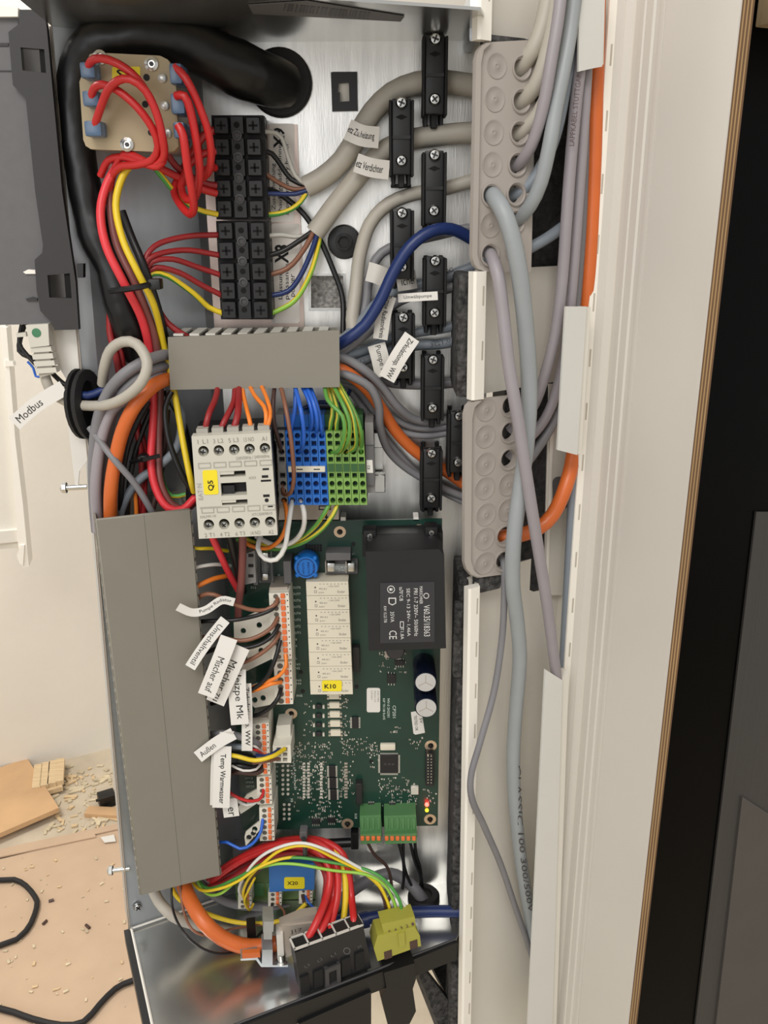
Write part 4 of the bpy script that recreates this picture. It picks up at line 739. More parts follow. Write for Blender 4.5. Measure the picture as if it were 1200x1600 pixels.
# printing on cables: letters laid along the visible side
def print_on(parent, txt, pts, ht, h, m='print_dark', fr=None):
    flagless = [(fr or T).pt(x, y, h) for x, y in pts]; C = cat_rom(flagless, 0.002); L = [0]
    for i in range(1, len(C)): L.append(L[-1]+(C[i]-C[i-1]).length)
    v, f, wd, hh = text_mesh(txt, 0.0); k = mpp(C[0])*ht; VV = []
    for px, py in v:
        tt = (px/wd+0.5)*L[-1]; i = 0
        while i < len(L)-2 and L[i+1] < tt: i += 1
        a = (tt-L[i])/max(1e-9, L[i+1]-L[i]); D = (C[i+1]-C[i]).normalized(); N = (CAM-C[i]).normalized(); B = N.cross(D).normalized()
        VV.append(C[i].lerp(C[i+1], a)+B*(py/hh*k)-N*(abs(py/hh)**2*0.0012))
    me = bpy.data.meshes.new('lettering'); me.from_pydata([tuple(p) for p in VV], [], f); link('lettering', me, m, parent)
pc = [o for o in bpy.data.objects if o.get('label', '').startswith('printed grey cable')][0]
print_on(pc, 'LAPPKABEL STUTTGART', [(893, 228), (899, 165), (906, 108)], 8, 13.6, 'print_brown')
print_on(bl, 'CLASSIC 100 300/500V', [(809, 1195), (813, 1290), (821, 1370), (830, 1425)], 9, 2.2)
print_on(g5, '3G1,0', [(672, 540), (688, 537), (704, 531)], 7, 13.6, fr=P)
print_on(g5, '021/22', [(543, 572), (560, 566), (578, 560)], 7, 30, fr=P)
print_on(g2, '2G', [(697, 424), (708, 421)], 7, 11, fr=P)
# ------------------------------------------------------------------ dark niche to the right of the board
NF = Frame(tloc(ub+0.16, -20, 0), 20)
t = thing('dark_appliance', 'black glossy appliance panel beyond the plywood board', 'appliance', NF.loc(0, ZB-0.2))
MB().box((-0.2, -0.02, ZB-0.2), (0.30, 0, ZT), 0, NF.M()).build('glass_front', 'black_glass', t)
MB().pprism([(1182, 800), (1215, 800), (1215, 1640), (1082, 1640)], 0, 2, NF).build('ply_reflection', 'niche_ply_reflect', t)  # reflection of the plywood edge, built as a grey strip on the glass
MB().pprism([(1160, 1245), (1230, 1290), (1230, 1660), (1112, 1660)], 2, 4, NF).build('floor_reflection', 'niche_floor_reflect', t)  # reflected room floor, built as a grey sheet over the glass
t = tag(MB().box((-0.03, 0.002, zz(1180, 24)), (0.3, 0.13, zz(1180, 24)+0.02), 0.001, NF.M()).build('shelf_board', 'pale_wood'), 'pale wooden shelf edge at the top right corner', 'shelf')
# ------------------------------------------------------------------ contactor
CF = Frame(at(366, 760, 85), 5)
t = thing('contactor', 'white contactor with two rows of screw terminals and a yellow Q5 sticker', 'contactor', at(370, 843, 50))
def sk(x, y): return (x+(y-760)*0.072, y-(x-366)*0.048)      # upright contactor coordinates to the photograph
def q4(x0, y0, x1, y1): return [sk(x0, y0), sk(x1, y0), sk(x1, y1), sk(x0, y1)]
XL, XR_ = 305, 428; TOPX = [322, 346, 370, 394, 418]
holes = [[sk(x+6.6*0+8.4*math.cos(a), y+8.4*math.sin(a)) for a in [2*math.pi*i/16 for i in range(16)]] for y in (703, 818) for x in TOPX]
holes += [q4(345, 736, 385, 745), q4(345, 754, 385, 774), q4(345, 781, 385, 789)]
MB().pprism([sk(XL, 679), sk(XR_, 679), sk(XR_, 839), sk(XL, 839)], -8, 0, CF, holes=holes).build('front_plate', 'contactor_white', t)
MB().pprism(q4(XL, 681, XR_, 837), -52, -7, CF).build('body', 'slot_black', t)
MB().pprism(q4(XL+0, 680, XR_+1, 838), -26, -8.2, CF).build('side_shell', 'plug_black', t)
for y in (703, 818):
    for x in TOPX:
        mb = MB(); c = CF.pt(*sk(x, y), -6.5); screw(mb, c, CF.n, 0.0027); mb.build('terminal_screw', ['bright_metal', 'dark_grey'], t)
for x in TOPX:
    for y in (725, 795):
        mb = MB(); mb.pprism(q4(x-10, y-4, x+10, y+5), 0, 0.25, CF, holes=[q4(x-8.6, y-2.6, x+8.6, y+3.6)]); mb.build('marker_slot', 'contactor_line', t)
    MB().pprism(q4(x-9, 668, x+9, 680), -14, -6, CF).build('terminal_box', 'contactor_line', t)
MB().pprism(q4(345, 736, 367, 741), -6, -0.4, CF).build('slide_tab', 'contactor_white', t); MB().pprism(q4(345, 781, 367, 785), -6, -0.4, CF).build('slide_tab', 'contactor_white', t)
MB().pprism(q4(348, 758, 366, 770), -7, -3, CF).build('armature_button', 'plug_black', t)
for q in (q4(412, 734, 422, 737), q4(410, 745, 420, 749), q4(408, 752, 424, 755), q4(410, 775, 420, 779), q4(416, 793, 424, 795)): MB().pprism(q, -0.5, 0.12, CF).build('contact_mark', 'slot_black', t)
MB().lathe(CF.pt(*sk(415, 784), 0), CF.n, [(0.0012, 0), (0.0012, 0.00015), (0, 0.00015)], 14).build('contact_mark', 'slot_black', t)
it = []
for s, x in zip(('1 L1', '3 L2', '5 L3', '13 NO', 'A1'), TOPX): it.append((s, *sk(x, 688), 16 if len(s) > 2 else 8, 7, 2.7, 0.15))
for s, x in zip(('2 T1', '4 T2', '6 T3', '14 NO', 'A2'), TOPX): it.append((s, *sk(x, 834), 15 if len(s) > 2 else 8, 6.5, 2.7, 0.15))
it += [('230V50Hz / 240V60Hz', *sk(398, 716), 52, 5, 2.7, 0.15), ('XTCE009B10', *sk(406, 805), 32, 4.5, 2.7, 0.15), ('DILM9-10', *sk(322, 805), 24, 4, 2.7, 0.15), ('X323', *sk(395, 748), 11, 4, 2.7, 0.15)]
texts(it, t, 'ink_grey', fr=CF)
texts([('EAT·N', *sk(312, 766), 27, 7, 92, 0.15)], t, 'contactor_line', fr=CF, bold=0.02)
MB().pprism(q4(310, 790, 343, 792.5), 0, 0.2, CF).build('print_line', 'contactor_line', t)
o = MB().pprism([sk(x, y) for x, y in rr(318, 733, 341, 771, 3)], 0, 0.35, CF).build('sticker', 'sticker_yellow', t); texts([('Q5', *sk(330, 757), 17, 10, 90, 0.5)], o, 'ink', fr=CF, bold=0.02)
# ------------------------------------------------------------------ rail and terminals
t = thing('mounting_rail', 'galvanised top-hat rail carrying the contactor and terminals', 'rail', at(590, 770, 4))
for q in ((330, 688, 602, 700, 10, 11.2), (330, 757, 602, 768, 10, 11.2), (330, 699, 598, 758, 4, 5.2)): MB().pbox(*q).build('rail_flange', 'bright_metal', t)
MB().pbox(584, 676, 601, 700, 8, 16, bev=0.0005).build('rail_end', 'bright_metal', t); MB().pbox(585, 742, 602, 770, 8, 16, bev=0.0005).build('rail_end', 'bright_metal', t)
TH = 48
def slice_(x0, x1, mo, mi, label, group, kind):
    t = thing('rail_terminal', label, 'terminal', at((x0+x1)/2, 789, 10), group)
    d = lambda y: (y-730)*0.05
    def Q(a, y0, b, y1): return [(a+d(y0), y0), (b+d(y0), y0), (b+d(y1), y1), (a+d(y1), y1)]
    w = x1-x0-0.7; cx = (x0+x1)/2; hl = []
    rows = [(681, 'r'), (693, 's'), (706, 'r'), (718, 's'), (743, 's'), (756, 'r'), (769, 's'), (782, 'r')]
    for y, k in rows:
        if k == 'r': hl.append([(cx+d(y)+w*0.37*math.cos(a), y+4.8*math.sin(a)) for a in [2*math.pi*i/10 for i in range(10)]])
        else: hl.append(Q(cx-w*0.33, y-4, cx+w*0.33, y+4))
    MB().pprism(Q(x0, 674, x1-0.7, 789), TH-4, TH, holes=hl).build('face', mo, t)
    MB().pprism(Q(x0, 674, x1-0.7, 789), 12, TH-4).build('core', mi, t)
    MB().pprism(Q(x0, 648, x1-0.7, 676), 12, TH-16).build('shoulder', mo if kind != 'g' else 'term_green_dark', t)
    MB().pprism(Q(x0+0.8, 725, x1-1.5, 737), TH, TH+0.6).build('marker_bed', mo if kind != 'g' else 'term_green_dark', t)
    return t
slice_(434, 448, 'term_grey', 'term_grey_in', 'grey rail terminal next to the contactor', 'rail terminals', 'n')
on = ['first', 'second', 'third', 'fourth', 'fifth']
for i in range(5): slice_(448+i*12.7, 448+(i+1)*12.7, 'term_blue', 'term_blue_in', on[i]+' blue rail terminal counted from the contactor', 'rail terminals', 'b')
for i in range(5): slice_(511.5+i*12, 511.5+(i+1)*12, 'term_green', 'term_green_in', on[i]+' green rail terminal counted from the blue ones', 'rail terminals', 'g')
t = thing('marker_strip', 'cream marker strip across the blue rail terminals', 'marker strip', at(478, 738, TH)); MB().pbox(450, 729, 508, 738, TH+0.6, TH+2.4, bev=0.0003).build('strip', 'relay', t)
for x in (463, 490): MB().pbox(x, 732.6, x+10, 734.2, TH+2.3, TH+2.5).build('notch', 'ink', t)
t = thing('end_clamp', 'grey end clamp with a white tab beside the green terminals', 'end clamp', at(578, 770, 10))
MB().pprism([(570, 660), (583, 660), (586, 770), (573, 770)], 10, 40).build('body', 'term_grey', t); MB().pprism([(571, 697), (584, 697), (585, 758), (572, 758)], 40, 43).build('front', 'unit_grey', t)
o = MB().pprism([(572.5, 719), (582, 719), (583, 739), (573, 739)], 43, 43.6).build('tab', 'tape', t); texts([('E2', 576, 730, 6, 4, 90, 43.75)], o, 'ink')
t = thing('earth_plate', 'grey metal plate with an earth symbol below the rail terminals', 'plate', at(480, 812, 4))
MB().pbox(432, 776, 529, 812, 14, 30).build('plate', 'shield', t)
MB().pprism([(498, 790), (517, 790), (517, 797), (498, 797)], 30, 30.1, holes=[[(499.5, 791.5), (515.5, 791.5), (515.5, 795.5), (499.5, 795.5)]]).pprism([(509, 800), (511, 800), (511, 807), (513.5, 807), (510, 812), (506.5, 807), (509, 807)], 30, 30.1).build('earth_symbol', 'ink', t)
# ------------------------------------------------------------------ wires between duct, contactor and terminals
def w2(name, label, pts, w, m): return wire(name, label, pts, w, m)
w2('coil_wire', 'dark red wire into contactor terminal 1 L1', [(343, 590, 38), (337, 622, 58), (327, 645, 70), (322, 664, 74), (321, 682, 70)], 10, 'red_dark')
w2('coil_wire', 'red wire into contactor terminal 3 L2', [(368, 590, 38), (366, 625, 58), (354, 652, 70), (346, 668, 74), (343, 682, 70)], 10, 'red_dark')
w2('coil_wire', 'red wire into contactor terminal 5 L3', [(374, 590, 38), (373, 625, 60), (371, 650, 70), (366, 668, 74), (364, 682, 70)], 11, 'red_dark')
w2('coil_wire', 'orange wire into contactor terminal 13 NO', [(376, 590, 38), (381, 620, 56), (387, 645, 68), (391, 662, 74), (390, 682, 70)], 7, 'orange_thin')
w2('coil_wire', 'left orange wire into contactor terminal A1', [(384, 590, 38), (398, 618, 58), (413, 636, 68), (416, 655, 74), (412, 680, 70)], 7, 'orange_thin')
w2('coil_wire', 'right orange wire into contactor terminal A1', [(402, 590, 38), (416, 620, 60), (422, 642, 68), (420, 660, 74), (413, 682, 70)], 7, 'orange_thin')
w2('jumper_wire', 'dark brown wire from the duct to the upper grey terminal', [(431, 590, 38), (427, 625, 54), (428, 660, 58), (436, 690, 54), (440, 706, 42)], 7, 'brown_dark')
w2('jumper_wire', 'brown wire hanging in front of the blue terminals', [(435, 590, 38), (445, 630, 60), (453, 675, 66), (458, 720, 66), (459, 750, 64), (454, 770, 60), (444, 772, 54), (441, 758, 44)], 7, 'brown')
for i, (lb, pts) in enumerate((('leftmost blue wire into the blue terminals', [(462, 590, 38), (461, 640, 46), (456, 665, 46), (455, 684, 40)]), ('foremost blue wire into the lower hole of the second blue terminal', [(457, 590, 38), (470, 640, 62), (475, 680, 60), (472, 700, 54), (467, 708, 42)]),
     ('middle blue wire arching into the blue terminals', [(466, 590, 38), (484, 630, 52), (488, 660, 52), (480, 684, 40)]), ('second blue wire from the right into the blue terminals', [(472, 590, 38), (490, 630, 54), (496, 662, 54), (492, 684, 40)]), ('rightmost blue wire into the blue terminals', [(478, 590, 38), (494, 630, 50), (502, 665, 52), (505, 686, 40)]))):
    w2('neutral_wire', lb, pts, 7, 'blue_wire')
for lb, pts in (('far left green yellow wire into the green terminals', [(508, 590, 38), (520, 635, 44), (517, 660, 46), (515, 684, 40)]), ('second green yellow wire into the green terminals', [(512, 590, 38), (528, 640, 44), (526, 662, 46), (527, 684, 40)]),
     ('foremost green yellow wire curling into the lower left green hole', [(506, 590, 38), (512, 625, 54), (535, 650, 60), (538, 680, 60), (530, 704, 54), (516, 707, 42)]), ('green yellow wire curling into the second lower green hole', [(514, 590, 38), (535, 630, 56), (546, 660, 60), (544, 690, 58), (532, 707, 46)]),
     ('green yellow wire into the middle lower green hole', [(520, 590, 38), (548, 640, 54), (556, 675, 58), (556, 698, 52), (543, 708, 44)]), ('rightmost green yellow wire into the green terminals', [(524, 590, 38), (552, 640, 50), (564, 675, 54), (564, 707, 44)])):
    w2('earth_wire', lb, pts, 7, ['earth_y', 'earth_g'])
w2('blue_wire', 'dark blue wire crossing behind the green yellow wires', [(470, 640, 14), (500, 628, 14), (530, 630, 14), (546, 612, 14), (550, 590, 20)], 6, 'navy')
w2('black_wire', 'black wire crossing behind the blue wires', [(432, 652, 16), (465, 642, 14), (505, 637, 14), (540, 642, 12)], 4, 'black_wire')
w2('feed_wire', 'orange wire leaving the lower grey terminal', [(443, 779, 42), (448, 800, 54), (447, 822, 58), (436, 845, 52), (415, 857, 44), (390, 852, 40), (376, 840, 36)], 7, 'orange_thin')
w2('feed_wire', 'white wire looping below the contactor from the first blue terminal', [(457, 779, 42), (454, 798, 54), (450, 825, 62), (445, 855, 66), (432, 874, 66), (414, 873, 64), (403, 857, 60), (407, 838, 52)], 8, 'white_wire')
w2('feed_wire', 'white wire from the second blue terminal curving left', [(468, 779, 42), (475, 800, 50), (474, 825, 48), (460, 845, 42), (436, 853, 38), (415, 846, 34), (400, 838, 30)], 8, 'white_wire')
w2('earth_wire', 'upper green yellow wire leaving the green terminals downwards', [(519, 779, 42), (508, 800, 48), (490, 825, 44), (462, 845, 38), (425, 851, 32), (395, 846, 28), (375, 836, 26)], 7, ['earth_y', 'earth_g'])
w2('earth_wire', 'lower green yellow wire leaving the green terminals downwards', [(531, 779, 42), (520, 805, 48), (500, 830, 44), (468, 850, 38), (430, 858, 30), (400, 854, 28), (370, 842, 24)], 7, ['earth_y', 'earth_g'])
# ------------------------------------------------------------------ main circuit board
H = 22.0
pcb = thing('circuit_board', 'large green control circuit board with relays and transformer', 'circuit board', at(530, 1292, 18))
mh = [(531, 831), (655, 828), (455, 1115), (673, 1165), (672, 1280), (543, 1287)]
MB().pprism([(352, 818), (440, 815), (691, 811), (684, 1290), (392, 1297), (378, 1297)], H-1.6, H, holes=[circ(x, y, 3.6, 4.2, 8) for x, y in mh]).build('board', 'pcb', pcb)
for x, y in mh:
    c = at(x, y, H); k = mpp(c); MB().lathe(c, P.n, [(9.5*k, 0), (9.5*k, 0.0002), (4.6*k, 0.0002), (4.4*k, -0.0004)], 20).build('hole_ring', 'copper', pcb)
    MB().lathe(c, P.n, [(3.2*k, -0.02), (3.2*k, 0.0012), (1.6*k, 0.003), (0, 0.003)], 10).build('standoff', 'black_plastic', pcb)
for x in (536, 650): MB().pbox(x-4, 808, x+4, 814, 12, 22).build('board_clip', 'tape', pcb)
def C(name, x0, y0, x1, y1, h, m, parent=None, h0=0, bev=0.0003):
    return MB().pbox(x0, y0, x1, y1, H+h0, H+h0+h, bev=bev).build(name, m, parent or pcb)
# transformer
tr = MB().pprism([(571, 862), (686, 858), (694, 868), (697, 1013), (576, 1017)], H, H+46).build('transformer', 'trafo', pcb)
MB().pprism([(566, 835), (692, 832), (692, 870), (566, 870)], H, H+16).build('bobbin', 'black_plastic', tr)
for x, y in ((578, 838), (674, 833)):
    MB().pbox(x-10, y-9, x+10, y+14, H+8, H+20, bev=0.001).build('foot', 'black_matte', tr); mb = MB(); screw(mb, at(x, y-1, H+20), P.n, 0.0022); mb.build('screw', ['bright_metal', 'dark_grey'], tr)
MB().pprism([(594, 911), (679, 909), (679, 1003), (594, 1005)], H+46, H+46.4).build('rating_label', 'trafo_label', tr)
hh = H+46.6
texts([('V60.35/18363', 667, 970, 54, 9.5, -89, hh), ('PRI 1-7 230V~ 50/60Hz', 650, 957, 82, 6, -89, hh), ('SEC 9-13 24V~ 1,46A', 638, 957, 82, 6, -89, hh), ('ta70°C/B', 627, 928, 24, 6, -89, hh), ('T1,8A', 628, 990, 20, 6, -89, hh), ('35VA', 613, 964, 18, 6, -89, hh), ('KW 15.23.TI8', 602, 960, 28, 4.5, -89, hh), ('CE', 614, 992, 15, 12, -89, hh), ('MARSCHNER', 658, 930, 30, 5, -89, hh), ('i', 611, 921, 5, 5, -89, hh)], tr, 'ink_white')
mb = MB(); mb.pprism(circ(611, 921, 6, 6, 16), H+46.4, H+46.55, holes=[circ(611, 921, 5, 5, 16)]); mb.pprism(circ(666, 931, 4.5, 4.5, 14), H+46.4, H+46.55, holes=[circ(666, 931, 3.5, 3.5, 12)])
mb.pprism([(607, 934), (619, 934), (619, 943), (613, 946), (607, 943)], H+46.4, H+46.55, holes=[[(608.5, 935.5), (617.5, 935.5), (617.5, 942.5), (613, 944.5), (608.5, 942.5)]]); mb.pprism([(625, 971), (631, 971), (631, 981), (625, 981)], H+46.4, H+46.55, holes=[[(626, 972), (630, 972), (630, 980), (626, 980)]]); mb.build('print_symbol', 'ink_white', tr)
# electrolytic capacitors
for x, y in ((665, 1066), (666, 1106)):
    c = at(x, y, H+27); k = mpp(c); r = 18*k; b = Vector((c.x, -H/1000, c.z))
    o = MB().lathe(b, P.n, [(r, 0), (r, 0.0262), (r*0.94, 0.027), (r*0.9, 0.0268), (0, 0.0268)], 28).build('capacitor', 'cap_blue', pcb)
    MB().lathe(c, P.n, [(r*0.88, -0.0002), (r*0.88, 0.0002), (0, 0.0003)], 28).build('can_top', 'cap_top', o)
    mb = MB()
    for a in (90, 210, 330):
        d = Vector((math.cos(math.radians(a)), 0, math.sin(math.radians(a)))); s = Vector((-d.z, 0, d.x))*0.00025; q = c+P.n*0.0004
        mb.prism([q-s, q+d*r*0.7-s, q+d*r*0.7+s, q+s], [], P.n*-0.0001)
    mb.build('vent_score', 'shield', o)
MB().lathe(at(618, 1018, H+10), P.n, [(0.0065, -0.01), (0.0065, -0.001), (0.0055, 0), (0.003, 0), (0, -0.0005)], 24).build('inductor', 'dark_grey', pcb)
# relays
for i in range(8):
    y0 = 909+i*22.1; x = 478+i*0.9
    o = MB().pprism([(x, y0), (x+66, y0-0.4), (x+67, y0+21.0), (x+1, y0+21.4)], H, H+15.5).build('relay', 'relay', pcb)
    ht = H+15.65; texts([('finder', x+55, y0+15.5, 12, 4.4, 0, ht), ('40.61', x+26, y0+11, 12, 3, 0, ht), ('~16A 250V', x+43, y0+7, 18, 2.6, 0, ht), ('24V', x+24, y0+17, 9, 2.4, 0, ht), ('- - - - - - - -', x+42, y0+3.5, 42, 1, 0, ht)], o, 'ink_grey')
    MB().pbox(x+13.5, y0+8, x+15.5, y0+10, H+15.5, H+15.65).build('pip', 'print_dark', o); MB().pprism([(x+13, y0+13.5), (x+17, y0+13.5), (x+17, y0+17.5), (x+13, y0+17.5)], H+15.5, H+15.6, holes=[[(x+13.7, y0+14.2), (x+16.3, y0+14.2), (x+16.3, y0+16.8), (x+13.7, y0+16.8)]]).build('square_mark', 'ink_grey', o)
    if i == 7:
        s = MB().pprism(rr(503, 1063.5, 534, 1080, 2.5), H+15.7, H+16.1).build('sticker', 'sticker_yellow', o); texts([('K10', 516, 1072.5, 18, 8, 0, H+16.3)], s, 'ink', bold=0.02)
# varistor, fuses, sockets
c = at(478, 887, H+14); k = mpp(c); o = MB().lathe(Vector((c.x, -H/1000, c.z)), P.n, [(18*k, 0), (20*k, 0.003), (20*k, 0.011), (18*k, 0.0138), (0, 0.014)], 28).build('choke', 'varistor', pcb)
for a in (45, 135, 225, 315): MB().sphere(c+Vector((math.cos(math.radians(a))*20*k, 0.002, math.sin(math.radians(a))*20*k)), 0.0018, n=8).build('lug', 'varistor', o)
texts([('EPCOS', 490, 889, 14, 3.4, -90, H+14.2), ('B82731', 482, 888, 20, 3, -90, H+14.2), ('2x27mH', 474, 888, 18, 3, -90, H+14.2), ('R 1.2A', 466, 888, 14, 3, -90, H+14.2)], o, 'navy')
MB().pprism(circ(478, 887, 14, 14, 20), H+14, H+14.1, holes=[circ(478, 887, 13, 13, 20)]).build('ring_mark', 'navy', o)
fz = C('fuse_holder', 508, 876, 559, 897, 5, 'unit_grey'); C('lid', 509, 864, 548, 876, 12, 'unit_grey', fz); 
for x in (511, 543): C('end_cap', x, 880, x+12, 894, 6, 'bright_metal', fz, 5, 0.0012); C('clip', x-3, 878, x-1, 896, 8, 'shield', fz, 3)
MB().cyl(at(521, 887, H+9), at(545, 887, H+9), 0.0026, 14).build('glass_tube', 'glass', fz)
fz = C('fuse_holder', 404, 862, 424, 911, 5, 'unit_grey'); C('end_cap', 409, 864, 419, 874, 7, 'bright_metal', fz, 5, 0.001); C('end_cap', 409, 897, 419, 907, 7, 'bright_metal', fz, 5, 0.001)
MB().cyl(at(414, 872, H+9), at(414, 898, H+9), 0.0024, 14).build('glass_tube', 'glass', fz); C('hood', 403, 861, 406, 911, 12, 'glass', fz); C('hood', 423, 861, 426, 911, 12, 'glass', fz)
so = MB().pprism([(383, 866), (398, 860), (400, 910), (381, 914)], H, H+22).build('socket', 'term_grey', pcb)
for y in (868, 884, 900): MB().pbox(388, y-2.4, 396, y+2.4, H+21.9, H+22.2).build('slot', 'slot_black', so)
MB().pbox(402, 890, 396, 914, H, H+18).build('socket_side', 'unit_grey', pcb)
C('relay_block', 443, 877, 455, 912, 16, 'unit_grey'); C('mesh_pad', 477, 851, 503, 862, 0.4, 'smd_dark')
mb = MB()
for i in range(6):
    for j in range(3): mb.pbox(478+i*4.4, 852+j*3.4, 480+i*4.4, 854+j*3.4, H+0.3, H+0.7)
mb.build('via_grid', 'deep_black', pcb)['kind'] = 'stuff'
for x, y in ((552, 850), (470, 1050), (473, 1080), (557, 1073), (580, 1190)): MB().lathe(at(x, y, H), P.n, [(0.0016, 0), (0.0016, 0.0002), (0, 0.0002)], 12).build('drill_hole', 'slot_black', pcb)
# connectors on headers and chips
C('pin_header', 551, 1012, 562, 1050, 6, 'smd_dark'); C('pin_header', 556, 1225, 566, 1257, 6, 'smd_dark'); C('pin_header', 665, 1178, 678, 1228, 6, 'smd_dark')
mb = MB()
for i in range(10):
    for j in range(2): mb.pbox(668+j*5, 1181+i*4.6, 669.6+j*5, 1182.6+i*4.6, H+6, H+8)
mb.build('header_pins', 'bright_metal', pcb)['kind'] = 'stuff'
def chip(x0, y0, x1, y1, side, n, txt=None):
    o = C('chip', x0, y0, x1, y1, 1.6, 'chip', bev=0.0002); mb = MB()
    for i in range(n):
        if 'v' in side:
            y = y0+(i+0.5)*(y1-y0)/n; mb.pbox(x0-3, y-0.5, x0, y+0.5, H, H+0.6); mb.pbox(x1, y-0.5, x1+3, y+0.5, H, H+0.6)
        if 'h' in side:
            x = x0+(i+0.5)*(x1-x0)/n; mb.pbox(x-0.5, y0-3, x+0.5, y0, H, H+0.6); mb.pbox(x-0.5, y1, x+0.5, y1+3, H, H+0.6)
    mb.build('chip_pins', 'smd', o)['kind'] = 'stuff'
    if txt: texts([(txt, (x0+x1)/2, (y0+y1)/2, (x1-x0)*0.6, 3, 0, H+1.75)], o, 'chip_mark')
chip(594, 1180, 622, 1208, 'vh', 14, 'S32'); chip(550, 1121, 560, 1138, 'v', 7); chip(514, 1197, 524, 1214, 'v', 8); chip(515, 1216, 525, 1232, 'v', 8); chip(516, 1234, 526, 1250, 'v', 8)
chip(487, 1280, 500, 1288, 'h', 4); chip(512, 1278, 524, 1286, 'h', 4); chip(605, 1054, 618, 1068, 'h', 3); chip(575, 1256, 585, 1264, 'h', 4); chip(608, 1256, 618, 1264, 'h', 4); chip(617, 1032, 632, 1040, 'h', 4)
o = C('crystal', 594, 1163, 618, 1173, 3, 'relay', bev=0.001); C('flash_memory', 642, 1229, 654, 1242, 2, 'smd'); C('flash_memory', 601, 1018, 610, 1028, 2, 'shield')
for i in range(5):
    y = 1084+i*14.4; x = 514+i*0.6
    o = C('optocoupler', x, y, x+16, y+9, 2.5, 'relay', bev=0.0003)
    MB().pbox(x-3, y+1, x, y+4, H, H+1).pbox(x-3, y+6, x, y+9, H, H+1).pbox(x+16, y+1, x+19, y+4, H, H+1).pbox(x+16, y+6, x+19, y+9, H, H+1).build('leads', 'bright_metal', o)
    if i: q = C('diode', 494, y+3, 502, y+9, 2, 'smd_dark'); MB().pbox(489, y+4, 492, y+9, H, H+1.2).pbox(504, y+4, 507, y+9, H, H+1.2).build('pads', 'smd', q)
C('reset_socket', 600, 1228-2, 600.5, 1227, 0.3, 'smd')
# tiny parts nobody could pick apart: resistors, pads, vias
random.seed(11); mb = MB()
def spr(x0, y0, x1, y1, n, s=(1.2, 2.6)):
    for _ in range(n):
        x, y = random.uniform(x0, x1), random.uniform(y0, y1); a, b = random.uniform(*s), random.uniform(*s)*0.7
        if random.random() < 0.5: a, b = b, a
        m = random.choice((0, 0, 0, 1, 1, 2)); mb.pbox(x-a/2, y-b/2, x+a/2, y+b/2, H, H+0.5, mi=m)
        if m == 1: mb.pbox(x-a/2-0.9, y-b/2, x-a/2, y+b/2, H, H+0.4); mb.pbox(x+a/2, y-b/2, x+a/2+0.9, y+b/2, H, H+0.4)
for a in ((465, 1160, 520, 1185, 60), (532, 1152, 585, 1180, 50), (470, 1190, 512, 1250, 110), (530, 1190, 552, 1250, 40), (590, 1215, 650, 1260, 80), (575, 1160, 592, 1200, 22), (590, 1018, 635, 1052, 34), (482, 1252, 535, 1285, 60), (640, 1150, 660, 1170, 12), (610, 1136, 626, 1146, 10), (535, 1085, 545, 1150, 22), (475, 1090, 490, 1150, 16), (452, 1160, 472, 1270, 46), (660, 1232, 682, 1256, 14)): spr(*a)
for i in range(12):
    for x in (473, 480, 500, 538): mb.pbox(x, 1192+i*4.8, x+(4 if x != 538 else 5), 1194.6+i*4.8, H, H+0.6, mi=(0 if x != 538 else 2))
mb.build('surface_mount_parts', ['smd', 'smd_dark', 'shield'], pcb)['kind'] = 'stuff'
mb = MB()
for j, xs in enumerate(((442, 450), (444, 452))):
    y0, n = ((1196, 7), (1257, 4))[j]
    for i in range(n):
        for x in xs: mb.lathe(at(x, y0+i*7.4, H), P.n, [(0.0012, 0), (0.0010, 0.0007), (0, 0.0009)], 8)
mb.build('solder_pads', 'smd', pcb)['kind'] = 'stuff'
it = [('OUT%d' % (8-i), 463, 918+i*10.1, 13, 4, 0, H+0.15) for i in range(8)]
it += [('N', 462, 999, 3, 4, 0, H+0.15), ('N', 462, 1009, 3, 4, 0, H+0.15), ('L', 463, 1028, 3, 4, 0, H+0.15), ('IN1', 464, 1038, 9, 4, 0, H+0.15), ('IN2', 464, 1044, 9, 4, 0, H+0.15), ('IN3', 466, 1063, 9, 3.6, 0, H+0.15), ('IN4', 466, 1068, 9, 3.6, 0, H+0.15), ('IN5', 468, 1087, 9, 4, 0, H+0.15),
       ('Modbus', 575, 1272, 17, 4, 0, H+0.15), ('LIN-Bus', 628, 1270, 26, 4, 0, H+0.15), ('D13', 396, 918, 8, 4, 0, H+0.15), ('T-CX', 436, 903, 14, 4, 90, H+0.15), ('X8', 456, 1250, 7, 4, -90, H+0.15), ('CP201', 616, 1112, 22, 5, -90, H+0.15), ('94V-0 2H2301', 607, 1106, 34, 4, -90, H+0.15), ('KIP TK138 RoHS', 600, 1108, 38, 3.4, -90, H+0.15), ('EBUS L N EN A GND +5V', 460, 1205, 70, 3, -90, H+0.15), ('X10', 556, 1275, 10, 4, -90, H+0.15), ('NTC8', 389, 1216, 12, 4, 0, H+0.15), ('GND8', 390, 1222, 12, 4, 0, H+0.15), ('NTC9', 391, 1229, 12, 4, 0, H+0.15)]
for i in range(9): it.append(('D%d' % (i+1), 431, 1198+i*7.4, 6, 3.4, 0, H+0.15))
texts(it, pcb, 'silk')['kind'] = 'stuff'
o = MB().pprism(rr(573, 1075, 594, 1113, 3), H, H+0.3).build('paper_label', 'tape', pcb); texts([('2201980', 591, 1088, 20, 2.6, -90, H+0.4), ('0020123', 586, 1088, 20, 2.6, -90, H+0.4), ('CF201', 581, 1086, 16, 2.6, -90, H+0.4)], o, 'ink_grey')
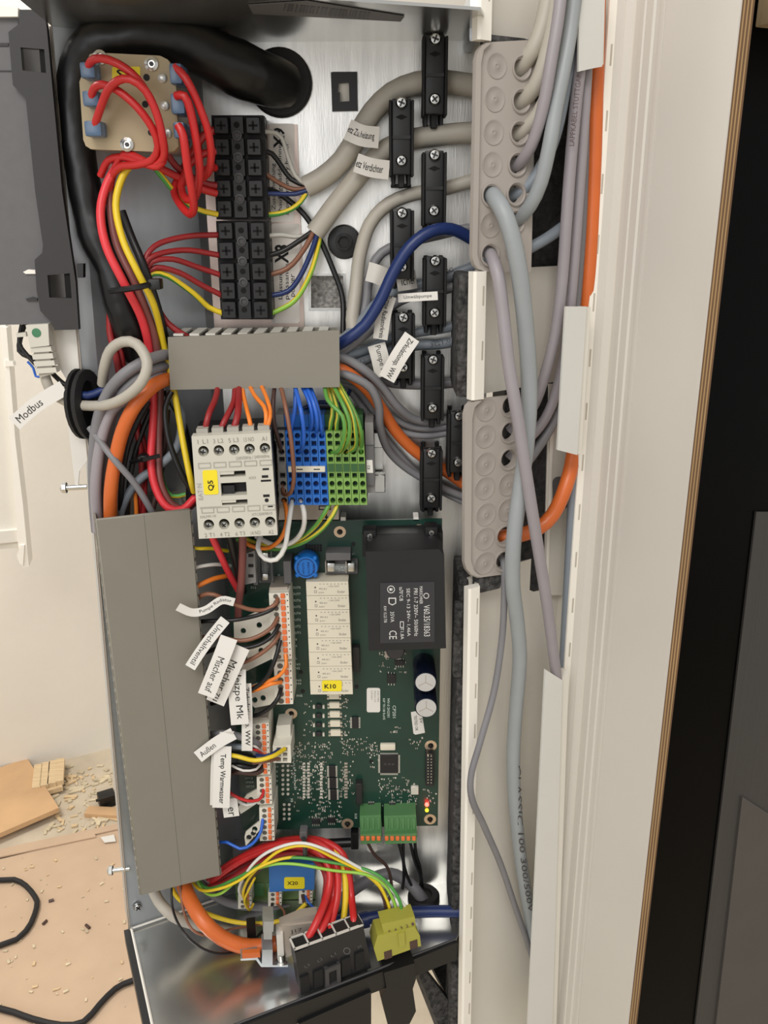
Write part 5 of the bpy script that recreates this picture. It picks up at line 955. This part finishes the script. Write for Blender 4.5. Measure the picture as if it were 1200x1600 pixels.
o = MB().pprism([(642, 1113), (652, 1111), (660, 1120), (664, 1145), (649, 1148), (646, 1146)], H, H+0.3).build('paper_label', 'tape', pcb); texts([('TESTED OK', 650, 1130, 28, 4.4, -84, H+0.4), ('5V', 658, 1126, 9, 4.4, -84, H+0.4)], o, 'ink')
MB().sphere(at(667, 1257, H+2), 0.0016, n=12).build('led', 'led_red', pcb)['label'] = 'glowing red indicator light'; MB().sphere(at(667, 1266, H+2), 0.0014, n=12).build('led', 'led_yellow', pcb)['label'] = 'glowing yellow indicator light'
# white 6-way header
wh = MB().pprism([(432, 1134), (454, 1132), (454, 1167), (430, 1167)], H, H+15).build('white_header', 'rj_grey', pcb)
MB().pprism([(426, 1166), (454, 1164), (455, 1192), (427, 1192)], H, H+26, holes=[[(x, y), (x+7, y), (x+7, y+6), (x, y+6)] for x in (432, 442) for y in (1168, 1176, 1184)]).build('shell', 'plug_white', wh)
MB().pbox(431, 1168, 452, 1190, H, H+20).build('contact_block', 'plug_hole', wh)
# ------------------------------------------------------------------ lever plugs on the left side of the board
def lever_plug(x0, y0, x1, y1, n, label, h=24, dx=0.0, hood=True):
    t = thing('lever_plug', label, 'plug', at((x0+x1)/2, y1, H), 'lever plugs on the board')
    sl = (lambda y: dx*(y-y0)); w = x1-x0
    MB().pprism([(x0, y0), (x1, y0-1), (x1+dx*(y1-y0), y1-1), (x0+dx*(y1-y0), y1)], H, H+h).build('body', 'plug_white', t)
    if hood: MB().pprism([(x0+1, y0-9), (x1-2, y0-10), (x1-1, y0), (x0, y0)], H, H+h-5).build('hood', 'shield', t)
    p = (y1-y0)/n
    for i in range(n):
        y = y0+(i+0.5)*p; o = sl(y)
        MB().pbox(x0+w*0.58+o, y-p*0.36, x0+w*0.80+o, y+p*0.36, H+h-1, H+h+1.2, bev=0.0003).build('lever', 'lever_orange', t)
        c = at(x0+w*0.34+o, y, H+h); MB().lathe(c, P.n, [(p*0.42*mpp(c), 0), (p*0.42*mpp(c), 0.0002), (0, 0.0002)], 12).build('wire_entry', 'plug_hole', t)
        c = at(x0+w*0.92+o, y-p*0.3, H+h); MB().lathe(c, P.n, [(1.1*mpp(c), 0), (1.1*mpp(c), 0.0002), (0, 0.0002)], 6).build('test_point', 'ink', t)
lever_plug(420, 927, 451, 1031, 11, 'longest white plug with orange levers beside the relays', dx=0.05)
lever_plug(428, 1035, 456, 1101, 6, 'white lever plug below the longest one, with orange wires', dx=0.03, hood=False)
lever_plug(394, 1131, 420, 1211, 9, 'white lever plug left of the white six-way header', dx=0.03)
lever_plug(401, 1214, 424, 1257, 5, 'short white lever plug with a red wire', dx=0.03, hood=False)
lever_plug(405, 1262, 428, 1314, 6, 'lowest white lever plug on the board edge with a blue wire', dx=0.02)
def relief(name, pts, hl, h, label):
    MBx = MB().pprism(pts, h-1.5, h, holes=[circ(x, y, 4.4, 4.8, 12) for x, y in hl]).build(name, 'plug_white', None); tag(MBx, label, 'strain relief', 'strain relief plates')
relief('strain_relief', [(365, 972), (385, 964), (400, 957), (428, 955), (431, 985), (400, 995), (366, 1004)], [(380, 986), (405, 977)], 42, 'cream strain relief plate with two holes, upper one')
relief('strain_relief', [(374, 1020), (400, 1008), (432, 1000), (432, 1026), (378, 1052)], [(382, 1028), (408, 1017)], 40, 'cream strain relief plate with two holes, middle one')
relief('strain_relief', [(392, 1072), (432, 1058), (438, 1098), (398, 1106), (390, 1098)], [(398, 1094), (411, 1091)], 38, 'cream strain relief plate below the orange wires')
relief('strain_relief', [(372, 1262), (385, 1242), (412, 1228), (413, 1248), (376, 1272)], [(382, 1254), (392, 1250)], 40, 'small cream strain relief plate under the red thin wire')
relief('strain_relief', [(382, 1308), (384, 1300), (404, 1284), (412, 1290), (384, 1322)], [(389, 1309), (396, 1303), (398, 1296)], 40, 'small cream strain relief plate under the blue thin wire')
relief('strain_relief', [(372, 1052), (400, 1040), (402, 1054), (374, 1068)], [], 30, 'dark shaded strain relief tab between the plates') if 0 else None
# ------------------------------------------------------------------ green plugs at the bottom edge
for x0, x1, n, lb in ((562, 596, 4, 'green four-way plug at the bottom edge of the board'), (600, 651, 6, 'green six-way plug at the bottom edge of the board')):
    t = thing('green_plug', lb, 'plug', at((x0+x1)/2, 1318, H)); p = (x1-x0)/n
    MB().pprism([(x0, 1275), (x1-1, 1273), (x1+1, 1308), (x0+1, 1311)], H, H+14).build('body', 'plug_green', t)
    MB().pprism([(x0+1, 1304), (x1, 1302), (x1, 1317), (x0+2, 1319)], H, H+18).build('front', 'plug_green', t)
    for i in range(n):
        x = x0+(i+0.5)*p; MB().pbox(x-p*0.34, 1308, x+p*0.34, 1314, H+17, H+19.4, bev=0.0003).build('lever', 'lever_orange', t)
        MB().pbox(x-1, 1301, x+1, 1303.4, H+14, H+14.3).build('test_point', 'ink', t); MB().pbox(x-p*0.3, 1279, x+p*0.3, 1296, H+14, H+14.8, bev=0.0003).build('rib', 'plug_green', t)
tag(MB().pprism(rr(574, 1316, 590, 1332, 6), 24, 25).build('white_tab', 'tape', None), 'white paper tab below the green four-way plug', 'label')
# ------------------------------------------------------------------ thin wires and flags beside the board
def w3(label, pts, w, m, name='signal_wire'): return wire(name, label, pts, w, m)
w3('thick red wire from below the contactor to the board', [(330, 836, 60), (342, 862, 56), (356, 892, 46), (372, 922, 34)], 11, 'red_bright')
w3('thick black wire from below the contactor to the board', [(358, 832, 56), (366, 865, 50), (374, 900, 40), (380, 925, 30)], 13, 'black_wire')
w3('thick brown wire from below the contactor down the board edge', [(379, 830, 60), (379, 870, 56), (377, 910, 50), (373, 945, 44), (372, 975, 38)], 12, 'brown_red')
w3('green yellow wire emerging at the top of the tall duct', [(290, 850, 50), (306, 857, 54), (330, 857, 46), (356, 861, 34)], 6, ['yellow', 'green'])
w3('white printed wire emerging from the tall duct', [(295, 890, 50), (308, 886, 52), (335, 882, 44), (360, 884, 32)], 6, 'white_wire')
w3('orange printed wire emerging from the tall duct', [(298, 922, 50), (312, 914, 52), (335, 904, 44), (360, 899, 32)], 8, 'orange_thin')
a = w3('brown wire with the topmost paper flag, into the longest plug', [(300, 945, 50), (316, 930, 56), (335, 929, 58), (362, 942, 56), (390, 952, 54), (415, 953, 52), (432, 942, 50), (433, 932, 44)], 7, 'brown')
flag(a, 'paper_flag', [(366, 941, 61), (346, 938, 63), (322, 953, 67), (300, 957, 70), (278, 948, 73)], 13, 'Pumpe Radiator', (0.05, 0.62), 0.5, flip=True)
b = w3('black wire with the Umschaltventil flag, into the longest plug', [(306, 972, 50), (330, 970, 56), (365, 969, 58), (400, 962, 54), (425, 952, 52), (434, 940, 46)], 7, 'black_wire')
flag(b, 'paper_flag', [(352, 968, 62), (330, 995, 66), (312, 1020, 69), (297, 1043, 72)], 17, 'Umschaltventil', (0.12, 0.93), 0.5, bold=0.0)
c = w3('brown wire with the Mischer auf flag, into the longest plug', [(315, 996, 50), (340, 995, 56), (375, 1001, 58), (402, 995, 56), (425, 980, 52), (434, 964, 46)], 7, 'brown')
d = w3('black wire with the Mischer zu flag, into the longest plug', [(320, 1020, 48), (345, 1012, 54), (378, 1013, 56), (405, 1007, 54), (426, 993, 52), (436, 976, 46)], 7, 'black_wire')
flag(d, 'paper_flag', [(376, 1010, 62), (360, 1045, 63), (336, 1098, 64)], 30, 'Mischer zu', (0.25, 0.97), 0.38)
flag(c, 'paper_flag', [(358, 996, 66), (345, 1030, 69), (322, 1087, 72)], 27, 'Mischer auf', (0.33, 0.93), 0.42)
e = w3('brown wire with the handwritten MK flag, into the longest plug', [(325, 1046, 46), (350, 1042, 52), (378, 1036, 54), (405, 1023, 54), (428, 1004, 52), (437, 988, 46)], 7, 'brown')
flag(e, 'paper_flag', [(370, 1046, 58), (371, 1085, 60), (375, 1132, 62)], 28, 'Heizpe Mk', (0.0, 0.9), 0.5, bold=0.0)
f = w3('black wire with the Zirkulationsp WW flag, into the longest plug', [(330, 1100, 46), (360, 1090, 50), (392, 1078, 52), (415, 1060, 54), (430, 1030, 54), (438, 1000, 48)], 7, 'black_wire')
flag(f, 'paper_flag', [(384, 1068, 55), (386, 1115, 56), (386, 1173, 58)], 17, 'Zirkulationsp. WW', (0.05, 0.92), 0.6, bold=0.01)
w3('upper orange wire into the second lever plug', [(388, 1076, 46), (410, 1068, 52), (436, 1056, 54), (447, 1040, 54), (446, 1022, 50)], 6, 'orange_thin')
w3('lower orange wire into the second lever plug', [(386, 1082, 46), (405, 1076, 52), (425, 1068, 54), (439, 1066, 48)], 7, 'orange_thin')
w3('black wire into the lower end of the second lever plug', [(385, 1120, 44), (405, 1116, 50), (424, 1104, 52), (435, 1090, 52), (439, 1076, 46)], 7, 'black_wire')
g = w3('grey cable with the Außen flag below the handwritten one', [(330, 1148, 46), (350, 1146, 52), (372, 1150, 54), (395, 1158, 52), (404, 1164, 46)], 12, 'cable_grey')
flag(g, 'paper_flag', [(365, 1146, 62), (340, 1160, 64), (309, 1183, 66)], 20, 'Außen', (0.5, 0.92), 0.45, flip=True)
MB().pprism([(343, 1144), (366, 1143), (362, 1152), (345, 1154)], 62, 62.4).build('flag_fold', 'tape_grey', g)
hcab = w3('dark cable with the Temp Warmwasser flag', [(325, 1180, 46), (350, 1178, 52), (375, 1180, 52), (398, 1186, 48)], 10, 'black_wire')
flag(hcab, 'paper_flag', [(348, 1166, 62), (347, 1210, 65), (345, 1262, 67)], 27, 'Temp Warmwasser', (0.12, 0.93), 0.4, bold=0.01)
flag(hcab, 'paper_flag', [(344, 1170, 60), (342, 1210, 62), (341, 1258, 64)], 26)
i_ = w3('pale wire with a half hidden paper flag under the Warmwasser flag', [(340, 1240, 44), (360, 1245, 48), (385, 1258, 48), (405, 1250, 48), (412, 1238, 44)], 5, 'white_wire')
flag(i_, 'paper_flag', [(358, 1248, 54), (360, 1262, 56), (362, 1276, 57)], 24, 'er', (0.45, 0.95), 0.35)
w3('yellow wire sweeping into the white six-way header', [(352, 1178, 58), (372, 1182, 62), (398, 1188, 62), (425, 1182, 60), (445, 1170, 50)], 7, 'yellow')
w3('violet wire into the white six-way header', [(400, 1180, 54), (420, 1180, 58), (436, 1171, 50)], 5, 'navy')
w3('brown wire into the lower row of the white header', [(395, 1192, 52), (415, 1190, 56), (436, 1185, 48)], 5, 'brown')
w3('grey cable above the yellow wire', [(335, 1166, 46), (365, 1166, 52), (392, 1170, 52), (402, 1178, 46)], 10, 'cable_slate')
w3('white thin wire above the yellow one', [(380, 1162, 52), (398, 1166, 54), (408, 1174, 46)], 4, 'white_wire')
w3('red thin wire above the yellow one', [(380, 1168, 52), (400, 1172, 54), (410, 1178, 46)], 4, 'red')
w3('black sheathed cable below the yellow wire', [(340, 1200, 48), (370, 1196, 54), (395, 1200, 52), (408, 1196, 46)], 9, 'black_wire')
w3('lower black sheathed cable below the yellow wire', [(345, 1212, 46), (370, 1206, 52), (398, 1208, 50), (410, 1202, 46)], 9, 'brown_dark')
w3('white thin wire below the yellow one', [(362, 1196, 56), (380, 1204, 57), (400, 1202, 54), (408, 1192, 46)], 4, 'white_wire')
w3('thin red wire drooping into the short lever plug', [(350, 1230, 50), (364, 1242, 54), (385, 1251, 54), (404, 1250, 52), (411, 1240, 48), (411, 1232, 45)], 5, 'red')
w3('thin blue wire from below into the lowest lever plug', [(330, 1318, 46), (355, 1316, 50), (375, 1326, 52), (395, 1318, 52), (408, 1298, 50), (411, 1274, 44)], 5, 'blue_wire')
KF = Frame(V2(-0.0248, ln(-0.0248), Z0)-nn*0.002, math.degrees(math.atan(0.4633)))
# ------------------------------------------------------------------ small module X20 at the bottom
t = thing('relay_module', 'small green module with a blue block and yellow X20 sticker', 'module', at(430, 1412, 4))
MB().pprism([(362, 1340), (490, 1335), (492, 1404), (370, 1408)], 14, 16).build('board', 'pcb_olive', t)
MB().pprism([(420, 1352), (491, 1349), (491, 1390), (421, 1394)], 16, 38).build('blue_block', 'module_blue', t)
o = MB().pprism(rr(444, 1371, 476, 1389, 3), 38, 38.4).build('sticker', 'sticker_yellow', t); texts([('X20', 457, 1380, 17, 7, 0, 38.55)], o, 'ink', bold=0.02)
MB().pprism([(364, 1322), (395, 1320), (395, 1342), (364, 1344)], 12, 20).build('clip_bracket', 'unit_grey', t)
for k in (0, 1): MB().pbox(395+k*22, 1380, 412+k*22, 1400, 16, 16.5).build('pad_field', 'plug_green', t)
for x, y, n, lb in ((372, 1398, 3, 'white lever plug at the left end of the small module'), (419, 1394, 3, 'white lever plug under the blue block of the small module'), (467, 1390, 4, 'white lever plug at the right end of the small module')):
    lever_plug(x, y, x+21, y+22, n, lb, h=14, hood=False)
# ------------------------------------------------------------------ big cables and harness at the bottom
def w4(label, pts, w, m, name='cable', cat='cable'): return wire(name, label, pts, w, m, cat=cat)
w4('orange cable hanging from the tall duct to the metal clamp', [(284, 1350, 46), (288, 1385, 54), (300, 1412, 68), (318, 1440, 80), (345, 1464, 82), (375, 1477, 82), (405, 1479, 80), (432, 1474, 78)], 24, 'orange')
w4('beige cable from the tall duct along the bottom plate', [(236, 1380, 52), (248, 1408, 56), (272, 1432, 60), (305, 1444, 54), (345, 1452, 46), (390, 1462, 42), (430, 1468, 42)], 17, 'cable_beige')
w4('grey cable from the tall duct behind the yellow wire', [(310, 1378, 40), (340, 1402, 36), (370, 1414, 30), (420, 1418, 24), (480, 1420, 20), (520, 1422, 20)], 13, 'cable_grey')
w4('yellow wire drooping across the bottom of the box', [(262, 1365, 50), (278, 1403, 56), (320, 1426, 56), (370, 1441, 56), (420, 1442, 56), (455, 1432, 56), (478, 1412, 52)], 7, 'yellow', 'harness_wire', 'wire')
w4('thin black wire hanging in a deep bow left of the orange cable', [(268, 1370, 56), (270, 1420, 72), (288, 1458, 90), (320, 1484, 92), (352, 1490, 86), (385, 1480, 74), (405, 1460, 60), (422, 1440, 50), (425, 1408, 34)], 4, 'black_wire', 'harness_wire', 'wire')
w4('thin brown wire hanging beside the thin black one', [(280, 1370, 54), (286, 1420, 70), (300, 1452, 82), (325, 1462, 80), (360, 1452, 66), (400, 1446, 58), (440, 1442, 54), (444, 1424, 46), (430, 1410, 34)], 4, 'brown', 'harness_wire', 'wire')
RG = 'red harness wires at the bottom'
def rb(label, pts, w=12, m='red'): return wire('harness_wire', label, pts, w, m, group=RG)
rb('red harness wire ending leftmost in the black connector', [(330, 1378, 40), (365, 1352, 38), (410, 1330, 40), (460, 1322, 46), (500, 1334, 54), (515, 1362, 62), (512, 1395, 72), (496, 1438, 90), KF.pt(474, 1480, -6), KF.pt(471, 1494, -6)])
rb('red harness wire ending second in the black connector', [(325, 1374, 36), (370, 1344, 36), (420, 1322, 40), (470, 1317, 46), (510, 1330, 52), (520, 1365, 60), (520, 1405, 70), (509, 1438, 86), KF.pt(496, 1468, -6), KF.pt(493, 1484, -6)])
rb('red harness wire ending third in the black connector', [(335, 1372, 32), (380, 1338, 34), (430, 1318, 38), (480, 1313, 44), (515, 1328, 52), (527, 1360, 60), (527, 1400, 70), (519, 1436, 82), KF.pt(514, 1460, -6), KF.pt(512, 1476, -6)])
rb('red harness wire ending rightmost in the black connector', [(340, 1368, 28), (390, 1332, 30), (440, 1314, 36), (495, 1312, 44), (530, 1328, 52), (543, 1355, 58), (549, 1400, 66), KF.pt(553, 1440, -6), KF.pt(555, 1458, -6)], 11)
rb('bright yellow harness wire ending fourth in the black connector', [(420, 1330, 30), (480, 1322, 38), (522, 1330, 52), (537, 1358, 58), (540, 1400, 68), (537, 1436, 76), KF.pt(535, 1454, -6), KF.pt(534, 1468, -6)], 10, 'yellow')
rb('deep red harness wire at the back of the bundle', [(345, 1372, 24), (400, 1342, 28), (450, 1328, 34), (490, 1340, 46), (510, 1370, 58), (505, 1420, 74), (498, 1455, 84)], 11, 'red_dark')
rb('lower deep red harness wire emerging from the tall duct', [(325, 1388, 44), (350, 1380, 42), (380, 1362, 40), (420, 1342, 40), (470, 1332, 44), (500, 1345, 50)], 12, 'red_dark')
t = thing('cable_tie', 'grey cable tie around the arch of red wires', 'cable tie', at(474, 1330, 40)); MB().pbox(468, 1300, 480, 1312, 44, 52, bev=0.001).build('head', 'unit_grey', t); MB().tube(cat_rom([at(474, 1308, 50), at(476, 1320, 60), at(477, 1334, 58), at(476, 1340, 44)], 0.002), 0.0018, 6).build('strap', 'dark_grey', t)
def sg(label, pts, m, w=5): return wire('signal_wire', label, pts, w, m)
sg('white wire arching from the module over the red wires to the lime plug', [(384, 1408, 44), (374, 1394, 50), (378, 1376, 56), (400, 1345, 60), (430, 1326, 62), (470, 1317, 64), (510, 1328, 66), (555, 1352, 64), (590, 1372, 64), (615, 1394, 68), (632, 1415, 70), (637, 1430, 70)], 'white_wire')
sg('yellow orange wire arching from the module to the lime plug', [(388, 1412, 44), (380, 1398, 50), (388, 1374, 56), (410, 1350, 60), (440, 1328, 62), (480, 1322, 64), (525, 1342, 64), (565, 1362, 64), (592, 1384, 66), (606, 1410, 70), (612, 1434, 70)], 'yellow')
sg('green wire from the tall duct crossing to the lime plug', [(300, 1360, 40), (320, 1394, 50), (345, 1396, 56), (380, 1368, 58), (420, 1352, 60), (460, 1350, 62), (520, 1360, 64), (570, 1366, 66), (600, 1382, 68), (616, 1410, 70), (621, 1432, 70)], 'lime', 5)
sg('second green wire crossing to the lime plug', [(300, 1360, 38), (325, 1388, 50), (370, 1372, 58), (410, 1350, 58), (460, 1340, 60), (520, 1348, 62), (570, 1358, 64), (600, 1374, 68), (622, 1402, 72), (629, 1430, 72)], 'green', 5)
sg('yellow wire from the tall duct joining the arch of wires', [(290, 1360, 40), (312, 1390, 52), (345, 1388, 60), (375, 1375, 62), (405, 1355, 62), (450, 1340, 60), (500, 1342, 56), (540, 1352, 60), (580, 1370, 66), (600, 1395, 68), (612, 1434, 68)], 'yellow', 5)
sg('dark brown wire arching beside the green ones to the lime plug', [(384, 1405, 42), (384, 1388, 50), (405, 1360, 56), (445, 1340, 58), (500, 1342, 60), (550, 1355, 62), (585, 1376, 64), (600, 1406, 68), (604, 1434, 68)], 'brown_dark', 5)
sg('yellow wire tail below the left plug of the module', [(398, 1372, 56), (390, 1388, 54), (382, 1408, 50), (390, 1422, 46), (396, 1412, 40)], 'yellow', 4)
sg('blue wire tail at the right plug of the module', [(476, 1398, 34), (482, 1410, 44), (492, 1420, 44)], 'blue_wire', 4)
sg('brown and black wire tail at the right plug of the module', [(472, 1396, 34), (476, 1412, 44), (486, 1430, 48)], 'brown_dark', 5)
sg('dark wire from the green four-way plug to the lime plug', [(572, 1312, 38), (585, 1335, 34), (605, 1355, 30), (612, 1385, 30), (608, 1405, 34), (600, 1425, 40)], 'brown_dark', 5)
for lb, pts in (('leftmost black wire below the green six-way plug', [(622, 1312, 38), (630, 1345, 34), (631, 1370, 30), (629, 1388, 24)]), ('second black wire below the green six-way plug', [(630, 1312, 38), (631, 1350, 30), (640, 1378, 22), (652, 1396, 14)]), ('third black wire below the green six-way plug', [(640, 1312, 38), (648, 1345, 28), (657, 1370, 20), (656, 1392, 12)]), ('rightmost black wire below the green six-way plug', [(648, 1312, 38), (650, 1335, 30), (656, 1355, 22), (660, 1385, 12)])): sg(lb, pts, 'black_wire', 5)
# floor grommet with grey cable, blue cable
c = onz(662, 1404, ZF); k = mpp(c); t = thing('floor_grommet', 'round black rubber grommet in the bottom plate', 'grommet', c)
MB().lathe(c, (0, 0, 1), [(25*k, 0), (25*k, 0.003), (22*k, 0.005), (13*k, 0.0052), (12*k, 0.003), (0, 0.003)], 32).build('flange', 'rubber', t)
def fz_(x, y, z): return onz(x, y, ZF+z/1000)
mb = MB(); mb.tube(cat_rom([fz_(520, 1420, 6), fz_(545, 1396, 8), fz_(575, 1376, 14), fz_(610, 1365, 18), fz_(640, 1380, 16), fz_(655, 1398, 8), fz_(662, 1406, 0)], 0.004), 0.0046, 12); tag(mb.build('cable', 'cable_grey'), 'grey cable curving into the floor grommet', 'cable')
mb = MB(); mb.tube(cat_rom([fz_(500, 1440, 10), fz_(540, 1438, 10), fz_(580, 1434, 12), fz_(620, 1427, 12), fz_(670, 1424, 12), fz_(712, 1424, 12), fz_(722, 1424, 12)], 0.004), 0.0044, 12); bc = tag(mb.build('cable', 'navy'), 'navy blue cable running out to the right above the bottom plate', 'cable')
MB().cyl(fz_(560, 1440, 11), fz_(576, 1436, 12), 0.0058, 14).build('cable_boot', 'navy', bc)
mb = MB(); mb.cyl(at(512, 1318, 16), at(552, 1316, 16), 0.0036, 14); o = tag(mb.build('strain_relief_grip', 'black_plastic'), 'black ribbed cable grip below the board next to the green plugs', 'cable grip')
MB().pbox(548, 1302, 560, 1328, 10, 24, bev=0.001).build('collar', 'black_plastic', o)
# ------------------------------------------------------------------ black five-way connector and lime connector at the front lip
def lipy(X): return ln(X)
t = thing('power_connector', 'black five-way power connector standing at the front lip', 'connector', KF.pt(520, 1540, 0))
MB().pprism([(461, 1489), (567, 1443), (580, 1512), (471, 1552)], -10.5, 0, KF).build('shell', 'plug_black', t)
top = [(461, 1489), (567, 1443)]
a, b = KF.pt(461, 1489, 0), KF.pt(567, 1443, 0); zt = (a.z+b.z)/2; ua, ub_ = KF.uz(a)[0], KF.uz(b)[0]; MM = KF.M(); zl = zt-Z0
MB().box((ua, -0.0105, zl), (ub_, 0, zl+0.0005), 0, MM).build('insert', 'slot_black', t)
n = 5; pw = (ub_-ua)/n
for i in range(n+1): MB().box((ua+i*pw-0.0005, -0.0105, zl), (ua+i*pw+0.0005, 0.0002, zl+0.0018), 0, MM).build('cell_wall', 'tape_grey', t)
for h in (-0.0105, -0.0006): MB().box((ua-0.0005, h, zl), (ub_+0.0005, h+0.0008, zl+0.0018), 0, MM).build('cell_wall', 'tape_grey', t)
for i in range(5):
    x = 477+i*21.5; y = 1525-i*9.3; MB().pprism([(x-8, y+4), (x+6, y-2), (x+7, y+24), (x-7, y+30)], 0, 1.5, KF).build('grip_rib', 'black_matte', t)
MB().pprism([(508, 1516), (532, 1506), (533, 1540), (509, 1550)], 0, 3, KF, holes=[[(514, 1520), (526, 1515), (527, 1535), (515, 1540)]]).build('latch_frame', 'dark_grey', t)
texts([('L3', 480, 1509, 8, 6, 20, 0.2), ('L2', 500, 1500, 8, 6, 20, 0.2), ('L1', 521, 1492, 8, 6, 20, 0.2), ('N', 562, 1479, 5, 6, 20, 0.2)], t, 'unit_grey', fr=KF)
MB().pprism(circ(542, 1486, 5.5, 5.5, 14), 0, 0.2, KF, holes=[circ(542, 1486, 4.4, 4.4, 14)]).build('earth_mark', 'unit_grey', t)
MB().pprism([(467, 1600), (580, 1550), (580, 1700), (462, 1720)], -14, 8, KF).build('lower_housing', 'black_plastic', t)
LF = Frame(KF.pt(622, 1470, 2), 13)
t = thing('signal_connector', 'lime green five-way connector numbered 1 to 5 at the front lip', 'connector', LF.pt(620, 1500, 2))
MB().pprism([(596, 1444), (648, 1432), (650, 1452), (602, 1466)], -8, 4, LF).build('upper_shell', 'plug_lime', t)
MB().pprism([(584, 1482), (590, 1462), (648, 1448), (656, 1462), (658, 1478), (590, 1502)], -10, 5, LF).build('lower_shell', 'plug_lime', t)
MB().pprism([(622, 1460), (632, 1457), (633, 1478), (624, 1481)], 5, 6.4, LF).build('latch', 'plug_lime', t)
MB().pprism([(600, 1488), (612, 1484), (613, 1496), (601, 1500)], 5, 5.3, LF).pprism([(640, 1472), (652, 1468), (653, 1480), (641, 1484)], 5, 5.3, LF).build('recess', 'brown_dark', t)
a, b = LF.pt(596, 1444, 4), LF.pt(648, 1432, 4); u0, u1 = LF.uz(a)[0], LF.uz(b)[0]; zl = (a.z+b.z)/2-Z0; pw = (u1-u0)/5
MB().box((u0, -0.004, zl), (u1, 0.004, zl+0.0004), 0, LF.M()).build('insert', 'slot_black', t)
for i in range(6): MB().box((u0+i*pw-0.0005, -0.004, zl), (u0+i*pw+0.0005, 0.0043, zl+0.0012), 0, LF.M()).build('cell_wall', 'plug_lime', t)
for h in (-0.004, 0.0034): MB().box((u0-0.0005, h, zl), (u1+0.0005, h+0.0009, zl+0.0012), 0, LF.M()).build('cell_wall', 'plug_lime', t)
texts([(str(5-i), 609+i*9, 1456-i*3.0, 4, 6, 16, 4.3) for i in range(5)], t, 'print_brown', fr=LF)
MB().pprism([(600, 1520), (648, 1505), (650, 1530), (645, 1545), (650, 1580), (640, 1600), (606, 1602), (596, 1560), (604, 1545)], -12, 8, LF).build('lower_housing', 'black_plastic', t)
# metal shield clamp for the orange cable
t = thing('shield_clamp', 'bright spring clamp bracket holding the orange cable', 'clamp', at(420, 1508, 80))
KB = Frame(at(420, 1480, 92), 10)
MB().pprism([(376, 1498), (402, 1496), (410, 1508), (450, 1508), (450, 1511), (408, 1511), (400, 1500), (376, 1501)], -14, 0, KB).build('foot_plate', 'galv_blue', t)
for q, nm in (([(410, 1484), (426, 1484), (426, 1508), (409, 1508)], 'lower_jaw'), ([(412, 1440), (428, 1440), (427, 1456), (411, 1456)], 'upper_jaw'), ([(412, 1456), (425, 1456), (425, 1468), (412, 1468)], 'spring')): MB().pprism(q, -12, 2, KB).build(nm, 'galv_blue', t)
MB().pprism([(378, 1490), (406, 1488), (407, 1496), (379, 1498)], -3, 0.5, KB).build('liner', 'orange', t)
MB().pbox(386, 1450, 400, 1470, -30, -20, KB).build('tie_head', 'black_plastic', t)
mb = MB(); mb.lathe(KB.pt(440, 1500, 0), (0, 0, -1), [(0.003, -0.006), (0.003, 0), (0.0045, 0.001), (0, 0.002)], 12); mb.build('screw', 'bright_metal', t)
MB().pprism([(432, 1462), (442, 1458), (444, 1496), (434, 1500)], -8, 2, KB).build('nut_block', 'white_metal', t)
t = thing('shield_plate', 'beige metal plate stamped J17 beside the black connector', 'plate', at(460, 1500, 80))
MB().pprism([(436, 1448), (488, 1442), (486, 1478), (444, 1498)], -2, 0, KB).build('plate', 'shield', t)
MB().pprism([(437, 1446), (470, 1432), (496, 1428), (488, 1442)], -8, -1, KB).build('fold', 'shield', t)
texts([('J17', 463, 1455, 18, 8, 6, 0.2)], t, 'print_dark', fr=KB)
# things below the tray at the lower right
q = tag(MB().pprism([(652, 1518), (660, 1512), (722, 1590), (722, 1640), (700, 1640)], -40, -20, KF).build('foam_wedge', 'foam', None), 'grey felt strip slanting below the tray at the lower right', 'foam')
q = tag(MB().pprism([(670, 1500), (722, 1478), (722, 1570), (700, 1560)], -60, -42, KF).build('shadow_block', 'foam_dark', None), 'dark block standing in for shade under the right end of the tray', 'foam')  # dark block added in place of the shade below the tray
